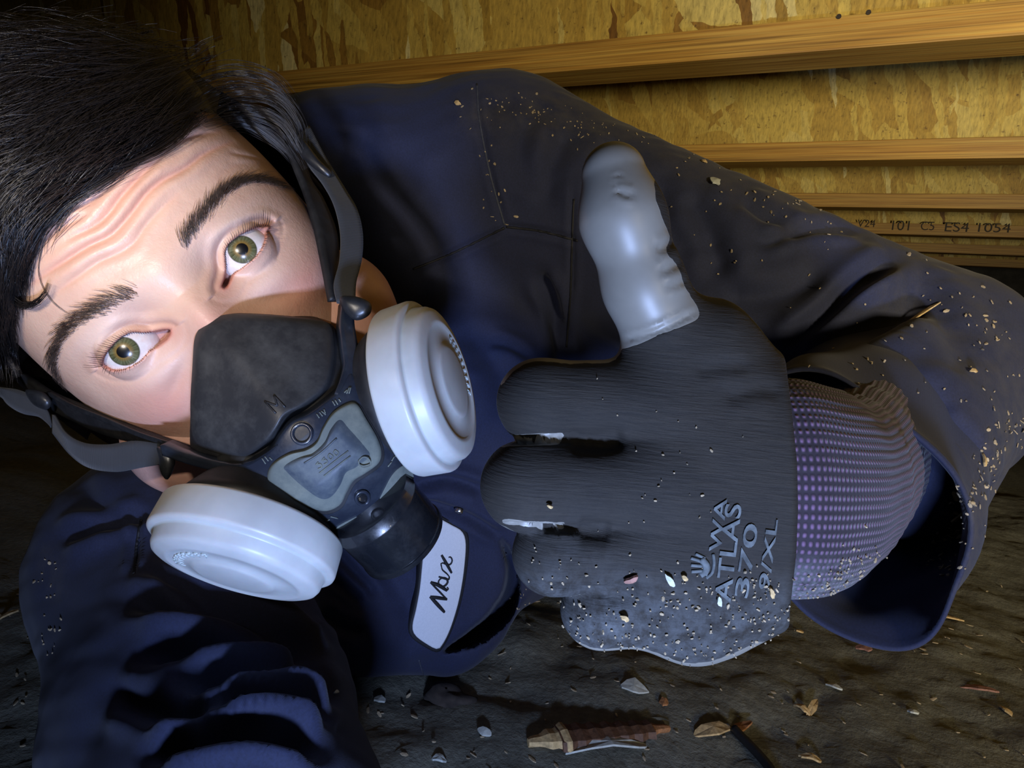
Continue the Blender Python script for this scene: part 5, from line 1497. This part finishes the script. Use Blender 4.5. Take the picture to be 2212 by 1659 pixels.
for i, (bv, a, b, w, m, cat, lab) in enumerate(ON):
    pa, na = hit(bv, *a); pb, nb_ = hit(bv, *b); c0 = hit(bv, (a[0] + b[0]) / 2, (a[1] + b[1]) / 2)
    if c0[0] is None: print('miss', lab); continue
    c, n = c0; d = w2c(c)[2]
    ax = (pb - pa) if pa is not None and pb is not None else P(*b, d) - P(*a, d)
    if np.linalg.norm(ax) > 0.04: ax = P(*b, d) - P(*a, d)
    L = np.hypot(b[0] - a[0], b[1] - a[1]) * d / F
    V, Fc = flake(c + n * 0.0007, n, ax, L, w * d / F, 0.0008, 300 + i, 0.0006, 12)
    tag(link('wood_chip' if 'chip' in cat else cat, V, Fc, MAT[m], None, False), lab, cat, 'wood chips caught on clothing')
def sprinkle(name, label, zones, seed):
    r = np.random.default_rng(seed); mb = MB()
    for bv, line, spread, cnt, smin_, smax_ in zones:
        c = spline(np.array(line, float), 40)
        for i in range(cnt):
            q = c[r.integers(0, 40)] + r.normal(0, spread, 2)
            p, n = hit(bv, q[0], q[1])
            if p is None or w2c(p)[2] > 0.62: continue
            sz = r.uniform(smin_, smax_) * w2c(p)[2] / F * r.uniform(0.4, 1)
            mb.add(*flake(p + n * 0.0003, n + 0.45 * r.normal(0, 1, 3), r.normal(0, 1, 3), sz * r.uniform(1.0, 2.2), sz, 0.0004, int(r.integers(1e6)), 0, 6))
    o = mb.build(name, MAT['dust'], None, False)
    return tag(o, label, 'sawdust', None, 'stuff')
sprinkle('sleeve_sawdust', 'fine sawdust sprinkled along the shirt sleeve', [
    (SHBVH, [(1040, 215), (1180, 250), (1320, 290)], 22, 80, 2, 6), (SHBVH, [(1330, 285), (1560, 370), (1800, 490)], 30, 60, 3, 7), (SHBVH, [(1030, 190), (1045, 320), (1085, 480)], 20, 22, 3, 8),
    (SHBVH, [(1990, 620), (2120, 700), (2180, 850)], 45, 55, 3, 9), (SHBVH, [(2185, 900), (2130, 1030), (2075, 1120), (2040, 1230)], 22, 130, 3, 12), (SHBVH, [(1780, 760), (1900, 800), (2040, 840)], 50, 26, 3, 8),
    (SHBVH, [(1120, 1330), (1160, 1270), (1190, 1230)], 24, 46, 3, 9), (SHBVH, [(90, 1180), (110, 1290), (100, 1400)], 18, 26, 3, 8), (SHBVH, [(1500, 450), (1700, 560)], 60, 20, 3, 7)], 5)
sprinkle('glove_sawdust', 'fine pale sawdust clinging to the lower side of the glove', [
    (GBVH, [(1230, 1320), (1330, 1380), (1460, 1410), (1580, 1390), (1680, 1310)], 38, 220, 2, 7), (GBVH, [(1380, 1270), (1500, 1290), (1690, 1270)], 30, 90, 2, 8), (GBVH, [(1100, 1190), (1200, 1230), (1300, 1260)], 22, 24, 3, 7),
    (CBVH, [(1720, 1290), (1800, 1260), (1880, 1200)], 26, 90, 3, 8), (GBVH, [(1400, 900), (1500, 1050), (1350, 1080)], 90, 26, 2, 5)], 6)
# foundation wall far behind the joists
V, Fc = boxv((XL, 5.6, -0.1), (XR, 5.75, JB + JD + 0.02))
w = link('wall_back', V, Fc, simple('concrete', (0.09, 0.085, 0.075), 0.9, 0.3, 20, 0.4), None, False)
tag(w, 'dark foundation wall far behind the joists', None, None, 'structure')
tick('end')
